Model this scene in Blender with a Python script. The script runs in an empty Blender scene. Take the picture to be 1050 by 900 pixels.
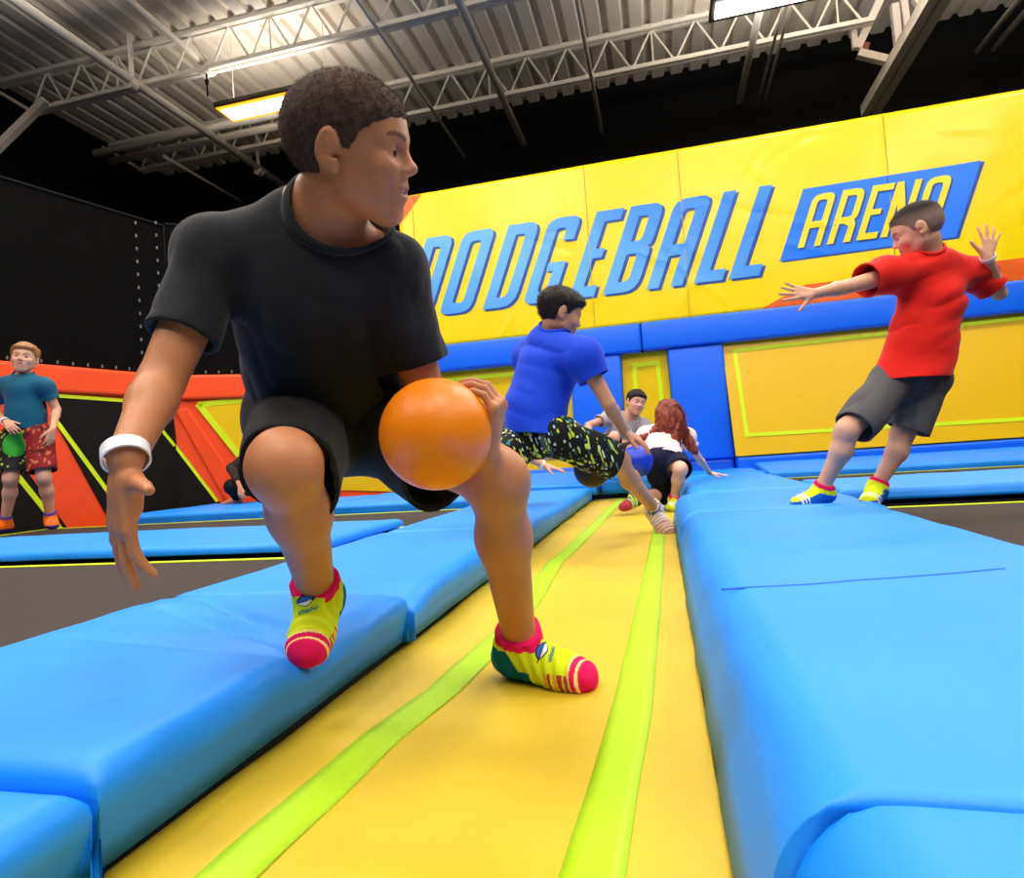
import bpy, bmesh, math, random
import numpy as np
from mathutils import Vector, Matrix, noise as mnoise
from mathutils.bvhtree import BVHTree
random.seed(7); rng = np.random.default_rng(7)
SC = bpy.context.scene
COL = SC.collection
# ------------------------------------------------------------------ camera (solved from the room's straight lines)
F = 641.0; CX, CY = 525.0, 450.0; CAMH = .42
def _cam():
    y = np.array([678-CX, -(458-CY), -F]); y /= np.linalg.norm(y)
    up = np.cross(np.array([1, .067, 0.]), y); up /= np.linalg.norm(up)
    if up[1] < 0: up = -up
    return np.array([np.cross(y, up), y, up])
CM = _cam()
def at(px, py, d): return CM @ np.array([(px-CX)/F*d, -(py-CY)/F*d, -d]) + [0, 0, CAMH]
def _ray(px, py): return CM @ np.array([(px-CX)/F, -(py-CY)/F, -1.])
def onz(px, py, z): r = _ray(px, py); return r*((z-CAMH)/r[2]) + [0, 0, CAMH]
def ony(px, py, Y): r = _ray(px, py); return r*(Y/r[1]) + [0, 0, CAMH]
def onpl(px, py, p0, n):
    r = _ray(px, py); o = np.array([0, 0, CAMH]); n = np.asarray(n)
    return o + r*(np.dot(np.asarray(p0)-o, n)/np.dot(r, n))
cd = bpy.data.cameras.new('camera'); cam = bpy.data.objects.new('camera', cd); COL.objects.link(cam)
cd.sensor_fit = 'HORIZONTAL'; cd.sensor_width = 36; cd.lens = F/1050*36; cd.clip_start = .02
m = Matrix([[CM[r][c] for c in range(3)] for r in range(3)]).to_4x4(); m.translation = (0, 0, CAMH)
cam.matrix_world = m; SC.camera = cam
SC.view_settings.view_transform = 'Standard'; SC.view_settings.look = 'None'
SC.view_settings.gamma = 1; SC.view_settings.use_curve_mapping = False
SC.view_settings.exposure = 0.0

# ------------------------------------------------------------------ materials
def lin(c):
    return tuple(((v/255)/12.92 if v/255 <= .04045 else ((v/255+.055)/1.055)**2.4) for v in c) + (1,)
MATS = {}
def mat(name, rgb, rough=.5, spec=.5, bump=0, bscale=60, var=0, vscale=6, metal=0, sheen=0, sss=0, attr=False, coat=0, rgb2=None, stretch=None, emit=0, tangent=None):
    if name in MATS: return MATS[name]
    m = bpy.data.materials.new(name); m.use_nodes = True; MATS[name] = m
    nt = m.node_tree; b = nt.nodes['Principled BSDF']
    b.inputs['Base Color'].default_value = lin(rgb); b.inputs['Roughness'].default_value = rough
    b.inputs['Specular IOR Level'].default_value = spec; b.inputs['Metallic'].default_value = metal
    if sheen: b.inputs['Sheen Weight'].default_value = sheen; b.inputs['Sheen Roughness'].default_value = .4
    if coat: b.inputs['Coat Weight'].default_value = coat; b.inputs['Coat Roughness'].default_value = .15
    if sss: b.inputs['Subsurface Weight'].default_value = sss; b.inputs['Subsurface Radius'].default_value = (.012, .005, .003); b.inputs['Subsurface Scale'].default_value = .6
    if emit: b.inputs['Emission Color'].default_value = lin(rgb); b.inputs['Emission Strength'].default_value = emit
    tc = nt.nodes.new('ShaderNodeTexCoord'); vec = tc.outputs['Object']
    if stretch:
        mp = nt.nodes.new('ShaderNodeMapping'); mp.inputs['Scale'].default_value = stretch
        nt.links.new(vec, mp.inputs['Vector']); vec = mp.outputs['Vector']
    src = None
    if attr:
        a = nt.nodes.new('ShaderNodeAttribute'); a.attribute_name = 'Col'; src = a.outputs['Color']
    if var or rgb2:
        n = nt.nodes.new('ShaderNodeTexNoise'); n.inputs['Scale'].default_value = vscale; n.inputs['Detail'].default_value = 5
        nt.links.new(vec, n.inputs['Vector'])
        mx = nt.nodes.new('ShaderNodeMix'); mx.data_type = 'RGBA'
        r = nt.nodes.new('ShaderNodeValToRGB'); r.color_ramp.elements[0].position = .35; r.color_ramp.elements[1].position = .65
        nt.links.new(n.outputs['Fac'], r.inputs['Fac']); nt.links.new(r.outputs['Color'], mx.inputs['Factor'])
        if src is None:
            mx.inputs['A'].default_value = lin(rgb)
            mx.inputs['B'].default_value = lin(rgb2) if rgb2 else tuple(min(1, v*(1-var)) for v in lin(rgb)[:3])+(1,)
        else:
            mm = nt.nodes.new('ShaderNodeMix'); mm.data_type = 'RGBA'; mm.blend_type = 'MULTIPLY'; mm.inputs['Factor'].default_value = 1
            nt.links.new(src, mm.inputs['A']); mm.inputs['B'].default_value = (1-var, 1-var, 1-var, 1)
            nt.links.new(src, mx.inputs['A']); nt.links.new(mm.outputs['Result'], mx.inputs['B'])
        src = mx.outputs['Result']
    if src is not None: nt.links.new(src, b.inputs['Base Color'])
    if bump:
        n2 = nt.nodes.new('ShaderNodeTexNoise'); n2.inputs['Scale'].default_value = bscale; n2.inputs['Detail'].default_value = 4
        nt.links.new(vec, n2.inputs['Vector'])
        bp = nt.nodes.new('ShaderNodeBump'); bp.inputs['Strength'].default_value = bump; bp.inputs['Distance'].default_value = .01
        nt.links.new(n2.outputs['Fac'], bp.inputs['Height']); nt.links.new(bp.outputs['Normal'], b.inputs['Normal'])
    return m

BLUE = mat('blue_vinyl', (0, 138, 248), .52, .5, .05, 420, .06, 3)
WBLUE = mat('wall_blue_vinyl', (0, 102, 236), .4, .5, .1, 6)
LANE = mat('yellow_vinyl', (210, 178, 36), .5, .5, .12, 9, .10, 2.5)
LIME = mat('lime_vinyl', (168, 208, 14), .5, .4, .1, 12)
WYEL = mat('wall_yellow_vinyl', (246, 214, 0), .27, .5, .10, 3.5)
PYEL = mat('panel_yellow_mat', (236, 194, 0), .33, .55, .03, 90)
PLIME = mat('panel_lime_webbing', (214, 236, 0), .5, .4)
ORANGE = mat('orange_vinyl', (250, 76, 18), .45, .4, .15, 8, .06, 3)
BORANGE = mat('banner_orange', (232, 96, 20), .35, .5)
MAT = mat('trampoline_mesh', (70, 62, 58), .8, .2, .4, 260, .25, 40, stretch=(1, 8, 1))
PYELT = mat('leaning_panel_yellow', (232, 182, 0), .36, .4, .03, 90)
BLACKMAT = mat('black_trampoline_mesh', (22, 19, 17), .8, .15, .3, 200)
BLACK = mat('black_frame', (9, 9, 9), .7, .2)
BWALL = mat('black_paint', (7, 7, 8), .85, .15)
NET = mat('black_netting', (10, 9, 8), .9, .08, .3, 150)
TIE = mat('grey_tie', (120, 118, 112), .6)
DECK = mat('white_deck_paint', (226, 214, 196), .5, .4, .05, 10, .08, 1.5)
STEEL = mat('cream_steel_paint', (232, 222, 206), .5, .4)
DARKSTEEL = mat('dark_fixture_body', (70, 60, 48), .5, .4)
RUST = mat('red_oxide_primer', (140, 70, 50), .6)
CON = mat('concrete', (28, 28, 28), .9)

# ------------------------------------------------------------------ objects
def sub_loc(verts, loc): return [(v[0]-loc[0], v[1]-loc[1], v[2]-loc[2]) for v in verts]
def world_loc(o):
    l = np.array(o.location)
    while o.parent: o = o.parent; l = l + np.array(o.location)
    return l
def link_mesh(name, verts, faces, material, parent=None, loc=None, smooth=False, cols=None, mats=None, midx=None):
    """verts in world space; the object's origin goes to loc (world)."""
    verts = np.asarray(verts, dtype=float).reshape(-1, 3)
    if loc is None: loc = world_loc(parent) if parent else np.zeros(3)
    loc = np.asarray(loc, dtype=float)
    me = bpy.data.meshes.new(name); me.from_pydata((verts-loc).tolist(), [], faces if isinstance(faces, list) else faces.tolist()); me.update()
    if mats:
        for q in mats: me.materials.append(q)
        me.polygons.foreach_set('material_index', np.asarray(midx, dtype=np.int32))
    else: me.materials.append(material)
    if smooth: me.polygons.foreach_set('use_smooth', np.ones(len(me.polygons), dtype=bool))
    if cols is not None:
        a = me.color_attributes.new('Col', 'FLOAT_COLOR', 'POINT')
        c = np.ones((len(verts), 4), dtype=np.float32); c[:, :3] = cols; a.data.foreach_set('color', c.ravel())
    o = bpy.data.objects.new(name, me); COL.objects.link(o)
    if parent: o.parent = parent; o.location = loc - world_loc(parent)
    else: o.location = loc
    return o
def tag(o, label=None, cat=None, group=None, kind=None):
    if label: o['label'] = label
    if cat: o['category'] = cat
    if group: o['group'] = group
    if kind: o['kind'] = kind
    return o
def empty(name, loc, label=None, cat=None, group=None, kind=None):
    o = bpy.data.objects.new(name, None); COL.objects.link(o); o.location = tuple(loc); o.empty_display_size = .1
    return tag(o, label, cat, group, kind)

class MB:
    def __init__(s): s.v = []; s.f = []
    def add(s, v, f):
        n = len(s.v); s.v += [tuple(map(float, q)) for q in v]; s.f += [[n+i for i in q] for q in f]; return s
    def box(s, lo, hi):
        (a, b, c), (d, e, g) = lo, hi
        return s.add([(a,b,c),(d,b,c),(d,e,c),(a,e,c),(a,b,g),(d,b,g),(d,e,g),(a,e,g)],
                     [(3,2,1,0),(4,5,6,7),(0,1,5,4),(1,2,6,5),(2,3,7,6),(3,0,4,7)])
    def prism(s, poly, off):
        """planar polygon (world points) extruded by vector off"""
        p = [np.asarray(q, float) for q in poly]; n = len(p); off = np.asarray(off, float)
        return s.add(p+[q+off for q in p], [tuple(range(n))[::-1], tuple(range(n, 2*n))]+[(i, (i+1) % n, n+(i+1) % n, n+i) for i in range(n)])
    def tube(s, a, b, r, n=10, r2=None):
        a = np.asarray(a, float); b = np.asarray(b, float); r2 = r if r2 is None else r2
        d = (b-a)/np.linalg.norm(b-a); u = np.cross(d, [0, 0, 1.] if abs(d[2]) < .9 else [1., 0, 0]); u /= np.linalg.norm(u); w = np.cross(d, u)
        ring = [math.cos(2*math.pi*i/n)*u+math.sin(2*math.pi*i/n)*w for i in range(n)]
        return s.add([a+r*q for q in ring]+[b+r2*q for q in ring],
                     [(i, (i+1) % n, n+(i+1) % n, n+i) for i in range(n)]+[tuple(range(n))[::-1], tuple(range(n, 2*n))])
    def bar(s, a, b, w, h, up=(0, 0, 1)):
        """rectangular bar from a to b, w across, h along up"""
        a = np.asarray(a, float); b = np.asarray(b, float); d = (b-a)/np.linalg.norm(b-a)
        x = np.cross(d, up); x /= np.linalg.norm(x); z = np.cross(x, d)
        c = [(-w/2, -h/2), (w/2, -h/2), (w/2, h/2), (-w/2, h/2)]
        return s.add([a+x*i+z*j for i, j in c]+[b+x*i+z*j for i, j in c],
                     [(3,2,1,0),(4,5,6,7),(0,1,5,4),(1,2,6,5),(2,3,7,6),(3,0,4,7)])
    def build(s, name, material, parent=None, loc=None, smooth=False):
        return link_mesh(name, s.v, s.f, material, parent, loc, smooth)
def bevel(o, w=.01, n=2):
    m = o.modifiers.new('bevel', 'BEVEL'); m.width = w; m.segments = n; m.limit_method = 'ANGLE'; m.angle_limit = math.radians(40)
    return o

# ------------------------------------------------------------------ building shell
XL, XR, YB, YF, ZC = -9.3, 8.0, 10.6, -5.0, 6.55
def struct(name, mb, material): o = mb.build(name, material); o['kind'] = 'structure'; return o
struct('floor', MB().box((XL-.2, YF-.2, -.4), (XR+.2, YB+.2, -.045)), CON)
struct('wall_back', MB().box((XL-.2, YB, -.3), (XR+.2, YB+.2, ZC+.1)), BWALL)
struct('wall_left', MB().box((XL-.2, YF, -.3), (XL, YB, ZC+.1)), BWALL)
struct('wall_right', MB().box((XR, YF, -.3), (XR+.2, YB, ZC+.1)), BWALL)
struct('wall_front', MB().box((XL, YF-.2, -.3), (XR, YF, ZC+.1)), BWALL)
# corrugated steel deck, ribs run along Y
mb = MB(); pitch = .30; x = XL; prof = []
while x < XR:
    prof += [(x, ZC), (x+.17, ZC), (x+.20, ZC+.07), (x+.27, ZC+.07)]; x += pitch
n = len(prof)
mb.add([(p[0], YF, p[1]) for p in prof]+[(p[0], YB, p[1]) for p in prof]+[(p[0], YF, ZC+.12) for p in prof]+[(p[0], YB, ZC+.12) for p in prof],
       [(i, i+1, n+i+1, n+i) for i in range(n-1)]+[(2*n+i+1, 2*n+i, 3*n+i, 3*n+i+1) for i in range(n-1)])
struct('ceiling', mb, DECK)

# ------------------------------------------------------------------ roof steel
def joist(Y, x0, x1, zb, depth, label, tail=True):
    t = empty('roof_joist', (x0, Y, zb), label, 'joist', 'roof joists')
    zt = zb+depth; r = .035
    a = MB()
    for s in (-1, 1): a.bar((x0+.3, Y+s*.04, zb), (x1, Y+s*.04, zb), .05, .06)
    a.build('bottom_chord', STEEL, t)
    a = MB()
    for s in (-1, 1): a.bar((x0-.5, Y+s*.045, zt), (x1, Y+s*.045, zt), .06, .07)
    a.build('top_chord', STEEL, t)
    w = MB(); p = .62; x = x0+.3; k = 0
    w.tube((x0-.45, Y, zt), (x0+.35, Y, zb), .018, 8)
    while x+p < x1:
        w.tube((x, Y, zb), (x+p/2, Y, zt), .016, 8); w.tube((x+p/2, Y, zt), (x+p, Y, zb), .016, 8)
        if k % 4 == 2: w.tube((x+p/2, Y, zt), (x+p/2, Y, zb), .013, 8)
        x += p; k += 1
    w.build('web', STEEL, t)
    if tail:
        e = MB(); e.tube((x0+.32, Y, zb), (x0-.25, Y-.25, zb+.42), .022, 8); e.build('end_brace', STEEL, t)
    return t
J2Y, J1Y, J0Y = 9.3, 7.3, 5.3
joist(J2Y, -9.0, 3.2, 5.98, .55, 'white steel bar joist nearest the black back wall')
joist(J1Y, -9.0, XR-.1, 5.98, .55, 'white bar joist above the glowing light behind the boy in black')
joist(J0Y, -9.0, XR-.1, 5.98, .55, 'white bar joist at the top left corner of the view')
def pipe(pts, r, label, name='ceiling_pipe', m_=STEEL):
    a = MB()
    for p, q in zip(pts[:-1], pts[1:]): a.tube(p, q, r, 12)
    o = a.build(name, m_, None, pts[0], True); return tag(o, label, 'pipe', 'pipes under the roof deck')
def wallpipe(px, py, r, dz, label, y0=3.0):
    e = ony(px, py, YB-.02); return pipe([e, (e[0], y0, e[2]+dz)], r, label)
wallpipe(537, 148, .055, .05, 'white roof pipe meeting the black wall above the boy in blue', 2.5)
wallpipe(617, 135, .03, .05, 'thin white roof pipe ending above letter E of the sign', 4)
wallpipe(477, 162, .025, .0, 'thin white roof pipe ending above the first letters of the sign', 4)
wallpipe(248, 207, .025, .0, 'thin white rod ending on the black wall left of the front boy', 8.6)
wallpipe(758, 104, .05, .0, 'short white pipe on black wall under the white ceiling light', 7.6)
wallpipe(777, 105, .022, .1, 'thin white pipe just right of the short pipe under the white light', 6.0)
wallpipe(784, 104, .022, .22, 'thin slanting white pipe rightmost of three near the white light', 6.0)
wallpipe(1002, 53, .04, .0, 'grey pipe of the pair at the top right corner, left one', 6.0)
wallpipe(1019, 51, .045, .0, 'white pipe of the pair at the top right corner, right one', 6.0)
# long diagonal pipe running to the back wall, upper left
p0 = onz(0, -4, 5.86); p1 = onz(282, 180, 5.86); xx = (p0[0]+p1[0])/2
t = pipe([(xx, 2.0, 5.86), (xx, YB-.02, 5.86)], .06, 'long white pipe crossing the joists at the upper left')
for yy in (4.4, 7.0, 9.75):
    hb = MB(); hb.bar((xx, yy, 5.86), (xx, yy, 6.5), .03, .06, (0, 1, 0)); hb.tube((xx, yy-.05, 5.8), (xx, yy+.05, 5.8), .07, 12); hb.build('hanger', STEEL, t)
p0 = onz(132, 0, 6.1); p1 = onz(222, 70, 6.1); xx = (p0[0]+p1[0])/2
t = pipe([(xx, 2.0, 6.1), (xx, J1Y+.05, 6.05)], .04, 'white pipe ending at a joint box over the glowing light')
hb = MB(); hb.box((xx-.09, J1Y-.07, 5.93), (xx+.09, J1Y+.09, 6.1)); bevel(hb.build('joint_box', STEEL, t), .02); hb = MB(); hb.tube((xx, J1Y, 5.93), (xx, J1Y, 5.62), .012, 8); hb.tube((xx, J1Y, 5.84), (xx, J1Y, 5.76), .03, 10, .012); hb.build('drop_cord', BLACK, t)
# twin tubes by the left wall
for k, (zz, yy) in enumerate(((5.98, 8.55), (5.98, 8.85))):
    pipe([(-8.9, yy, zz), (-5.2, yy, zz)], .06, ['white tube left of the glowing light, nearer of two', 'white tube left of the glowing light, farther of two'][k])
# steel girder at right, with its truss end
g0 = ony(893, 119, YB-.02); gx = g0[0]
t = empty('roof_girder', (gx, YB, g0[2]), 'broad cream steel girder running down to the top of the sign at right', 'girder')
a = MB()
for s in (-1, 1): a.bar((gx+s*.075, YB-.02, g0[2]+.1), (gx+s*.075, 3.5, g0[2]+.25), .12, .16)
a.build('beam', STEEL, t)
a = MB(); a.bar((gx, YB-.02, g0[2]+.12), (gx, 3.5, g0[2]+.27), .04, .05); a.build('seam_plate', DARKSTEEL, t)
def gp(px, py, Y=9.5): return ony(px, py, Y)
a = MB(); a.bar(gp(917, 5), gp(923, 66), .09, .09, (0, 1, 0)); a.build('post', STEEL, t)
a = MB(); a.bar(gp(926, 0), gp(933, 50), .08, .08, (0, 1, 0)); a.build('post', STEEL, t)
a = MB(); a.bar(gp(879, 50), gp(908, -12), .10, .08, (0, 1, 0)); a.build('diagonal', STEEL, t)
a = MB(); a.bar(gp(880, 55), gp(922, 65), .10, .10, (0, 1, 0)); a.build('strut', STEEL, t)
a = MB(); a.bar(gp(875, 30), gp(877, 50), .07, .07, (0, 1, 0)); a.build('stub', STEEL, t)
a = MB(); a.bar(gp(884, 49), gp(890, 50), .12, .09, (0, 1, 0)); a.build('clip', RUST, t)
a = MB(); a.bar(gp(938, -2), gp(955, 20), .09, .08, (0, 1, 0)); a.build('diagonal', STEEL, t)
# brace at far left going down to the wall
a = MB(); a.bar(onz(47, 103, 5.7), onz(-6, 155, 5.1), .09, .09); tag(a.build('roof_brace', STEEL, None, onz(47, 103, 5.7)), 'white slanting brace at the far left edge under the roof', 'brace')

# ------------------------------------------------------------------ lights
def warm(k): return (1.0, .93, .84) if k == 0 else (1.0, .97, .93)
def fixture(x, y, z, length, label, power, k=1, em=14, rot=0):
    t = empty('ceiling_light', (x, y, z), label, 'light', 'linear ceiling lights')
    h = MB().box((x-length/2, y-.22, z), (x+length/2, y+.22, z+.07)); bevel(h.build('housing', DARKSTEEL, t), .015)
    d = MB().box((x-length/2+.06, y-.13, z-.022), (x+length/2-.06, y+.13, z-.003))
    if k == 0: MB().box((x-length/2+.02, y-.19, z-.012), (x+length/2-.02, y+.19, z-.001)).build('amber_rim', mat('amber_rim_glow', (255, 176, 20), emit=1.6), t)
    mm = 'lamp_diffuser_warm' if k == 0 else 'lamp_diffuser'
    if mm not in MATS: mat(mm, (255, 244, 214) if k == 0 else (255, 250, 240), emit=em)
    d.build('diffuser', MATS[mm], t)
    for s in (-1, 1): MB().tube((x+s*length*.4, y, z+.06), (x+s*length*.4, y, min(ZC, z+1.2)), .006, 6).build('hanging_wire', STEEL, t)
    l = bpy.data.lights.new('lamp', 'AREA'); l.shape = 'RECTANGLE'; l.size = length-.1; l.size_y = .36; l.energy = power; l.color = warm(k)
    lo = bpy.data.objects.new('lamp', l); COL.objects.link(lo); lo.parent = t; lo.location = (0, 0, -.035)
    l2 = bpy.data.lights.new('deck_fill', 'AREA'); l2.shape = 'RECTANGLE'; l2.size = length-.1; l2.size_y = .3; l2.energy = power*(1.05 if k else .32); l2.color = warm(k)  # upward fill light, added to brighten the roof deck
    lo2 = bpy.data.objects.new('deck_fill', l2); COL.objects.link(lo2); lo2.parent = t; lo2.location = (0, 0, .09); lo2.rotation_euler = (math.pi, 0, 0)
    return t
POW = 82
lx0 = onz(220, 120, 5.55); lx1 = onz(728, 12, 5.55)
fixture(lx0[0]+1.05, lx0[1], 5.55, 1.8, 'glowing yellow-edged ceiling light behind the head of the boy in black', POW, 0, 9)
fixture(lx1[0]+.9, lx1[1], 5.55, 1.8, 'white ceiling light cut off by the top edge of the photo', POW, 1, 14)
for (x, y) in ((-5.5, 4.4), (-2.2, 4.2), (1.6, 4.4), (5.2, 4.4), (-5.5, .8), (-2.0, .8), (1.35, -.3), (5.2, .8), (-4.0, -2.6), (0, -2.6), (4.0, -2.6), (5.0, 7.6)):
    fixture(x, y, 5.55, 1.8, 'white linear light hanging from the roof deck outside the view', POW, 1, 14)
w = bpy.data.worlds.new('world'); SC.world = w; w.use_nodes = True
w.node_tree.nodes['Background'].inputs[0].default_value = (.9, .95, 1, 1); w.node_tree.nodes['Background'].inputs[1].default_value = .02
# ------------------------------------------------------------------ foam pads
def fbm(x, y, s, seed=0):
    return mnoise.noise((x*s+seed*7.1, y*s-seed*3.3, seed*1.7))
def pad(x0, x1, y0, y1, z0, z1, label, r=.045, ry=None, base=True, bi=None, step=.03, disp=None, m_=None, name='foam_pad', seed=0, lean=(0, 0, 0, 0), cat='pad', group='blue foam pads', amp=.004, rot=0, zf=None):
    """soft vinyl-covered pad: rounded rim, slightly slack cover. lean=(x0,x1,y0,y1): how far the foot of each side stands out"""
    def axis(a, b, n, r=r):
        L = b-a; arc = [r*(1-math.cos(t)) for t in np.linspace(0, math.pi/2, 6)]
        arh = [math.sin(t) for t in np.linspace(0, math.pi/2, 6)]
        h = z1-z0; rr = min(r/h, 1) if r/h < 1 else .97
        xs = [0.0]*3+arc; hs = [0, (1-rr)*.5, (1-rr)*.98]+[(1-rr)+rr*q for q in arh]
        inn = list(np.linspace(r, L-r, max(3, int(n))))[1:-1]
        xs = xs+inn+[L-q for q in xs[::-1]]; hs = hs+[1]*len(inn)+hs[::-1]
        return [a+q for q in xs], hs
    xs, hx = axis(x0, x1, (x1-x0)/step); ys, hy = axis(y0, y1, (y1-y0)/step, ry or r)
    nx, ny = len(xs), len(ys); V = []
    cx = (x0+x1)/2; cy = (y0+y1)/2
    for i in range(nx):
        for j in range(ny):
            h = min(hx[i], hy[j]); x, y = xs[i], ys[j]
            z = z0+(z1-z0)*h
            dx = (-lean[0] if x < cx else lean[1])*(1-hx[i]); dy = (-lean[2] if y < cy else lean[3])*(1-hy[j])
            if h > .05:
                z += (amp*fbm(x, y, 3.2, seed)+amp*.5*fbm(x, y, 9, seed+3))*h
                if disp: z += disp(x, y)*h
            if zf: z += zf(x, y)
            s = amp*1.2*fbm(y if hx[i] < .9 else x, z*2, 6, seed+5)
            V.append((x+dx+(s if hx[i] < .9 else 0), y+dy+(s if hy[j] < .9 else 0), z))
    Fc = [(i*ny+j, (i+1)*ny+j, (i+1)*ny+j+1, i*ny+j+1) for i in range(nx-1) for j in range(ny-1)]
    loop = [i*ny for i in range(nx)]+[(nx-1)*ny+j for j in range(1, ny)]+[i*ny+ny-1 for i in range(nx-2, -1, -1)]+[j for j in range(ny-2, 0, -1)]
    Fc.append(tuple(loop[::-1]))
    if rot:
        c, s = math.cos(rot), math.sin(rot); V = [(cx+(x-cx)*c-(y-cy)*s, cy+(x-cx)*s+(y-cy)*c, z) for x, y, z in V]
    o = link_mesh(name, V, Fc, m_ or BLUE, None, (cx, cy, z0), True)
    tag(o, label, cat, group)
    if base:
        b1 = .14 if bi is None else bi; MB().box((x0+b1, y0+(.02 if bi is None else bi), -.045), (x1-b1-.01, y1-.02, z0+.010)).build('base_frame', BLACK, o)  # support frame; its black face also stands for the shade under cross pads
    return o
LX0, LX1 = -.60, .035
# the boy's right foot presses the pad down
FR = onz(322, 668, .118)
def gauss(x, y, cx, cy, sx, sy): return math.exp(-((x-cx)/sx)**2-((y-cy)/sy)**2)
def crease(x, y, ax, ay, bx, by, w, d):
    ex, ey = bx-ax, by-ay; L2 = ex*ex+ey*ey; t = ((x-ax)*ex+(y-ay)*ey)/L2; tt = min(1, max(0, t))
    q = math.hypot(x-ax-ex*tt, y-ay-ey*tt); return -d*math.exp(-(q/w)**2)*(1-.6*abs(2*tt-1))
def dispL(x, y):
    d = -.014*gauss(x, y, FR[0]+.0, FR[1]+.01, .07, .07)-.012*gauss(x, y, FR[0]+.12, FR[1]+.1, .12, .10)
    d += crease(x, y, FR[0], FR[1]+.03, -1.1, 1.30, .014, .018)+crease(x, y, FR[0], FR[1], -1.12, 1.2, .016, .018)
    d += crease(x, y, FR[0], FR[1]-.02, -1.15, 1.0, .018, .015)+crease(x, y, FR[0], FR[1]+.05, -.62, 1.32, .02, .014)
    return d+.012*gauss(x, y, -1.15, 1.22, .08, .06)
def dispL3(x, y): return -.035*gauss(x, y, FR[0]+.08, 1.36, .2, .1)
DK = .012
def dispR(x, y): return .006*gauss(x, y, .3, .9, .25, .2)
pad(-1.27, LX0+.02, -.30, .53, .012, .122, 'blue pad filling the bottom left corner of the photo', .05, step=.03, ry=.03, lean=(0, -.03, 0, 0), seed=1, disp=lambda x, y: -.010)
pad(-1.28, LX0+.02, .535, 1.345, .012, .127, 'blue pad dented under the bare-kneed boy\'s raised foot, creased around it', .05, step=.012, ry=.03, disp=dispL, lean=(0, -.03, 0, 0), seed=2)
pad(-1.26, LX0+.03, 1.355, 2.56, .012, .127, 'blue pad behind the front boy\'s lowered right foot, beside the lane', .05, step=.025, ry=.03, disp=dispL3, lean=(0, -.03, 0, 0), seed=3)
pad(-1.24, LX0+.03, 2.57, 5.15, .012, .127, 'blue pad along the lane under the boy in the blue shirt', .05, step=.04, lean=(0, -.03, 0, 0), seed=4)
pad(LX1+.062, .79, -.30, .512, .01, .149, 'blue pad in the bottom right corner of the photo', .055, step=.025, ry=.010, lean=(.052, 0, 0, 0), seed=5)
PR = pad(LX1+.05, .79, .516, 2.60, .01, .152, 'long blue pad right of the lane with one stitched cross seam', .05, step=.012, ry=.012, disp=dispR, lean=(.05, 0, 0, 0), seed=6)
pad(LX1+.03, .83, 2.61, 3.60, .01, .152, 'blue pad the boy in red stands on', .06, step=.03, disp=lambda x, y: -.02*gauss(x, y, .7, 2.85, .1, .08), lean=(.03, 0, 0, 0), seed=7)
pad(LX1+.10, .83, 3.61, 5.35, .01, .160, 'blue pad under the red-haired girl\'s propping hand', .06, step=.04, lean=(.02, 0, 0, 0), seed=8)
sm_ = MB(); q_ = [(.088+(.60-.088)*i/30, 1.206+(1.337-1.206)*i/30) for i in range(31)]
q_ = [np.array([x, y, .1523+.004*fbm(x, y, 3.2, 6)+.002*fbm(x, y, 9, 9)+.006*gauss(x, y, .3, .9, .25, .2)]) for x, y in q_]
for a_, b_ in zip(q_[:-1], q_[1:]): sm_.tube(a_, b_, .0021, 6)
sm_.build('seam', mat('seam_blue_piping', (0, 104, 206), .5), PR)
# cross pads between trampolines
pad(.85, 5.2, 3.45, 4.33, .085, .15, 'blue cross pad right of the boy in red, nearer of two', .03, step=.05, seed=9, lean=(0, 0, .02, 0), bi=.03)
pad(.85, 5.4, 5.55, 6.30, .08, .155, 'blue cross pad at the foot of the right yellow wall panel', .03, step=.05, seed=10, bi=.03, zf=lambda x, y: .06*max(0, (y-5.6)/.7))
pad(-5.2, -1.27, 2.12, 2.90, .115, .152, 'blue cross pad behind the hanging hand at left, nearer of two', .03, step=.05, seed=11, bi=.035)
pad(-4.35, -2.52, 4.15, 5.36, .06, .155, 'blue cross pad at the foot of the orange and black corner', .03, step=.05, seed=12, bi=.03)
pad(-2.51, -1.26, 4.15, 5.18, .06, .155, 'blue cross pad behind the yellow gap between the front boy\'s legs', .03, step=.05, seed=15, bi=.03)
pad(-2.5, -.55, 5.2, 6.44, .06, .165, 'blue pad before the wall, left of the lane end', .03, step=.05, seed=13, zf=lambda x, y: .07*max(0, (y-5.6)/.84))
pad(-.53, .82, 5.50, 6.44, .04, .165, 'blue pad across the end of the lane at the wall', .03, step=.05, seed=14)
# ------------------------------------------------------------------ yellow lane with two lime stripes
def grid_sheet(x0, x1, y0, y1, nx, ny, zfun, thick, xfun=None):
    V = []; xs = np.linspace(x0, x1, nx); ys = y0+(y1-y0)*np.linspace(0, 1, ny)
    for i in range(nx):
        for j in range(ny):
            x = xfun(xs[i], ys[j]) if xfun else xs[i]; V.append((x, ys[j], zfun(x, ys[j])))
    N = nx*ny; V += [(a, b, c-thick) for a, b, c in V]
    Fc = [(i*ny+j, (i+1)*ny+j, (i+1)*ny+j+1, i*ny+j+1) for i in range(nx-1) for j in range(ny-1)]
    Fc += [tuple(N+q for q in f[::-1]) for f in Fc]
    loop = [i*ny for i in range(nx)]+[(nx-1)*ny+j for j in range(1, ny)]+[i*ny+ny-1 for i in range(nx-2, -1, -1)]+[j for j in range(ny-2, 0, -1)]
    Fc += [(loop[(k+1) % len(loop)], loop[k], N+loop[k], N+loop[(k+1) % len(loop)]) for k in range(len(loop))]
    return V, Fc
def lane_z(x, y): return .006*fbm(x, y, 2.6, 21)+.003*fbm(x, y, 7, 22)-.004*math.exp(-((x+.30)/.5)**2)*0
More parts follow.
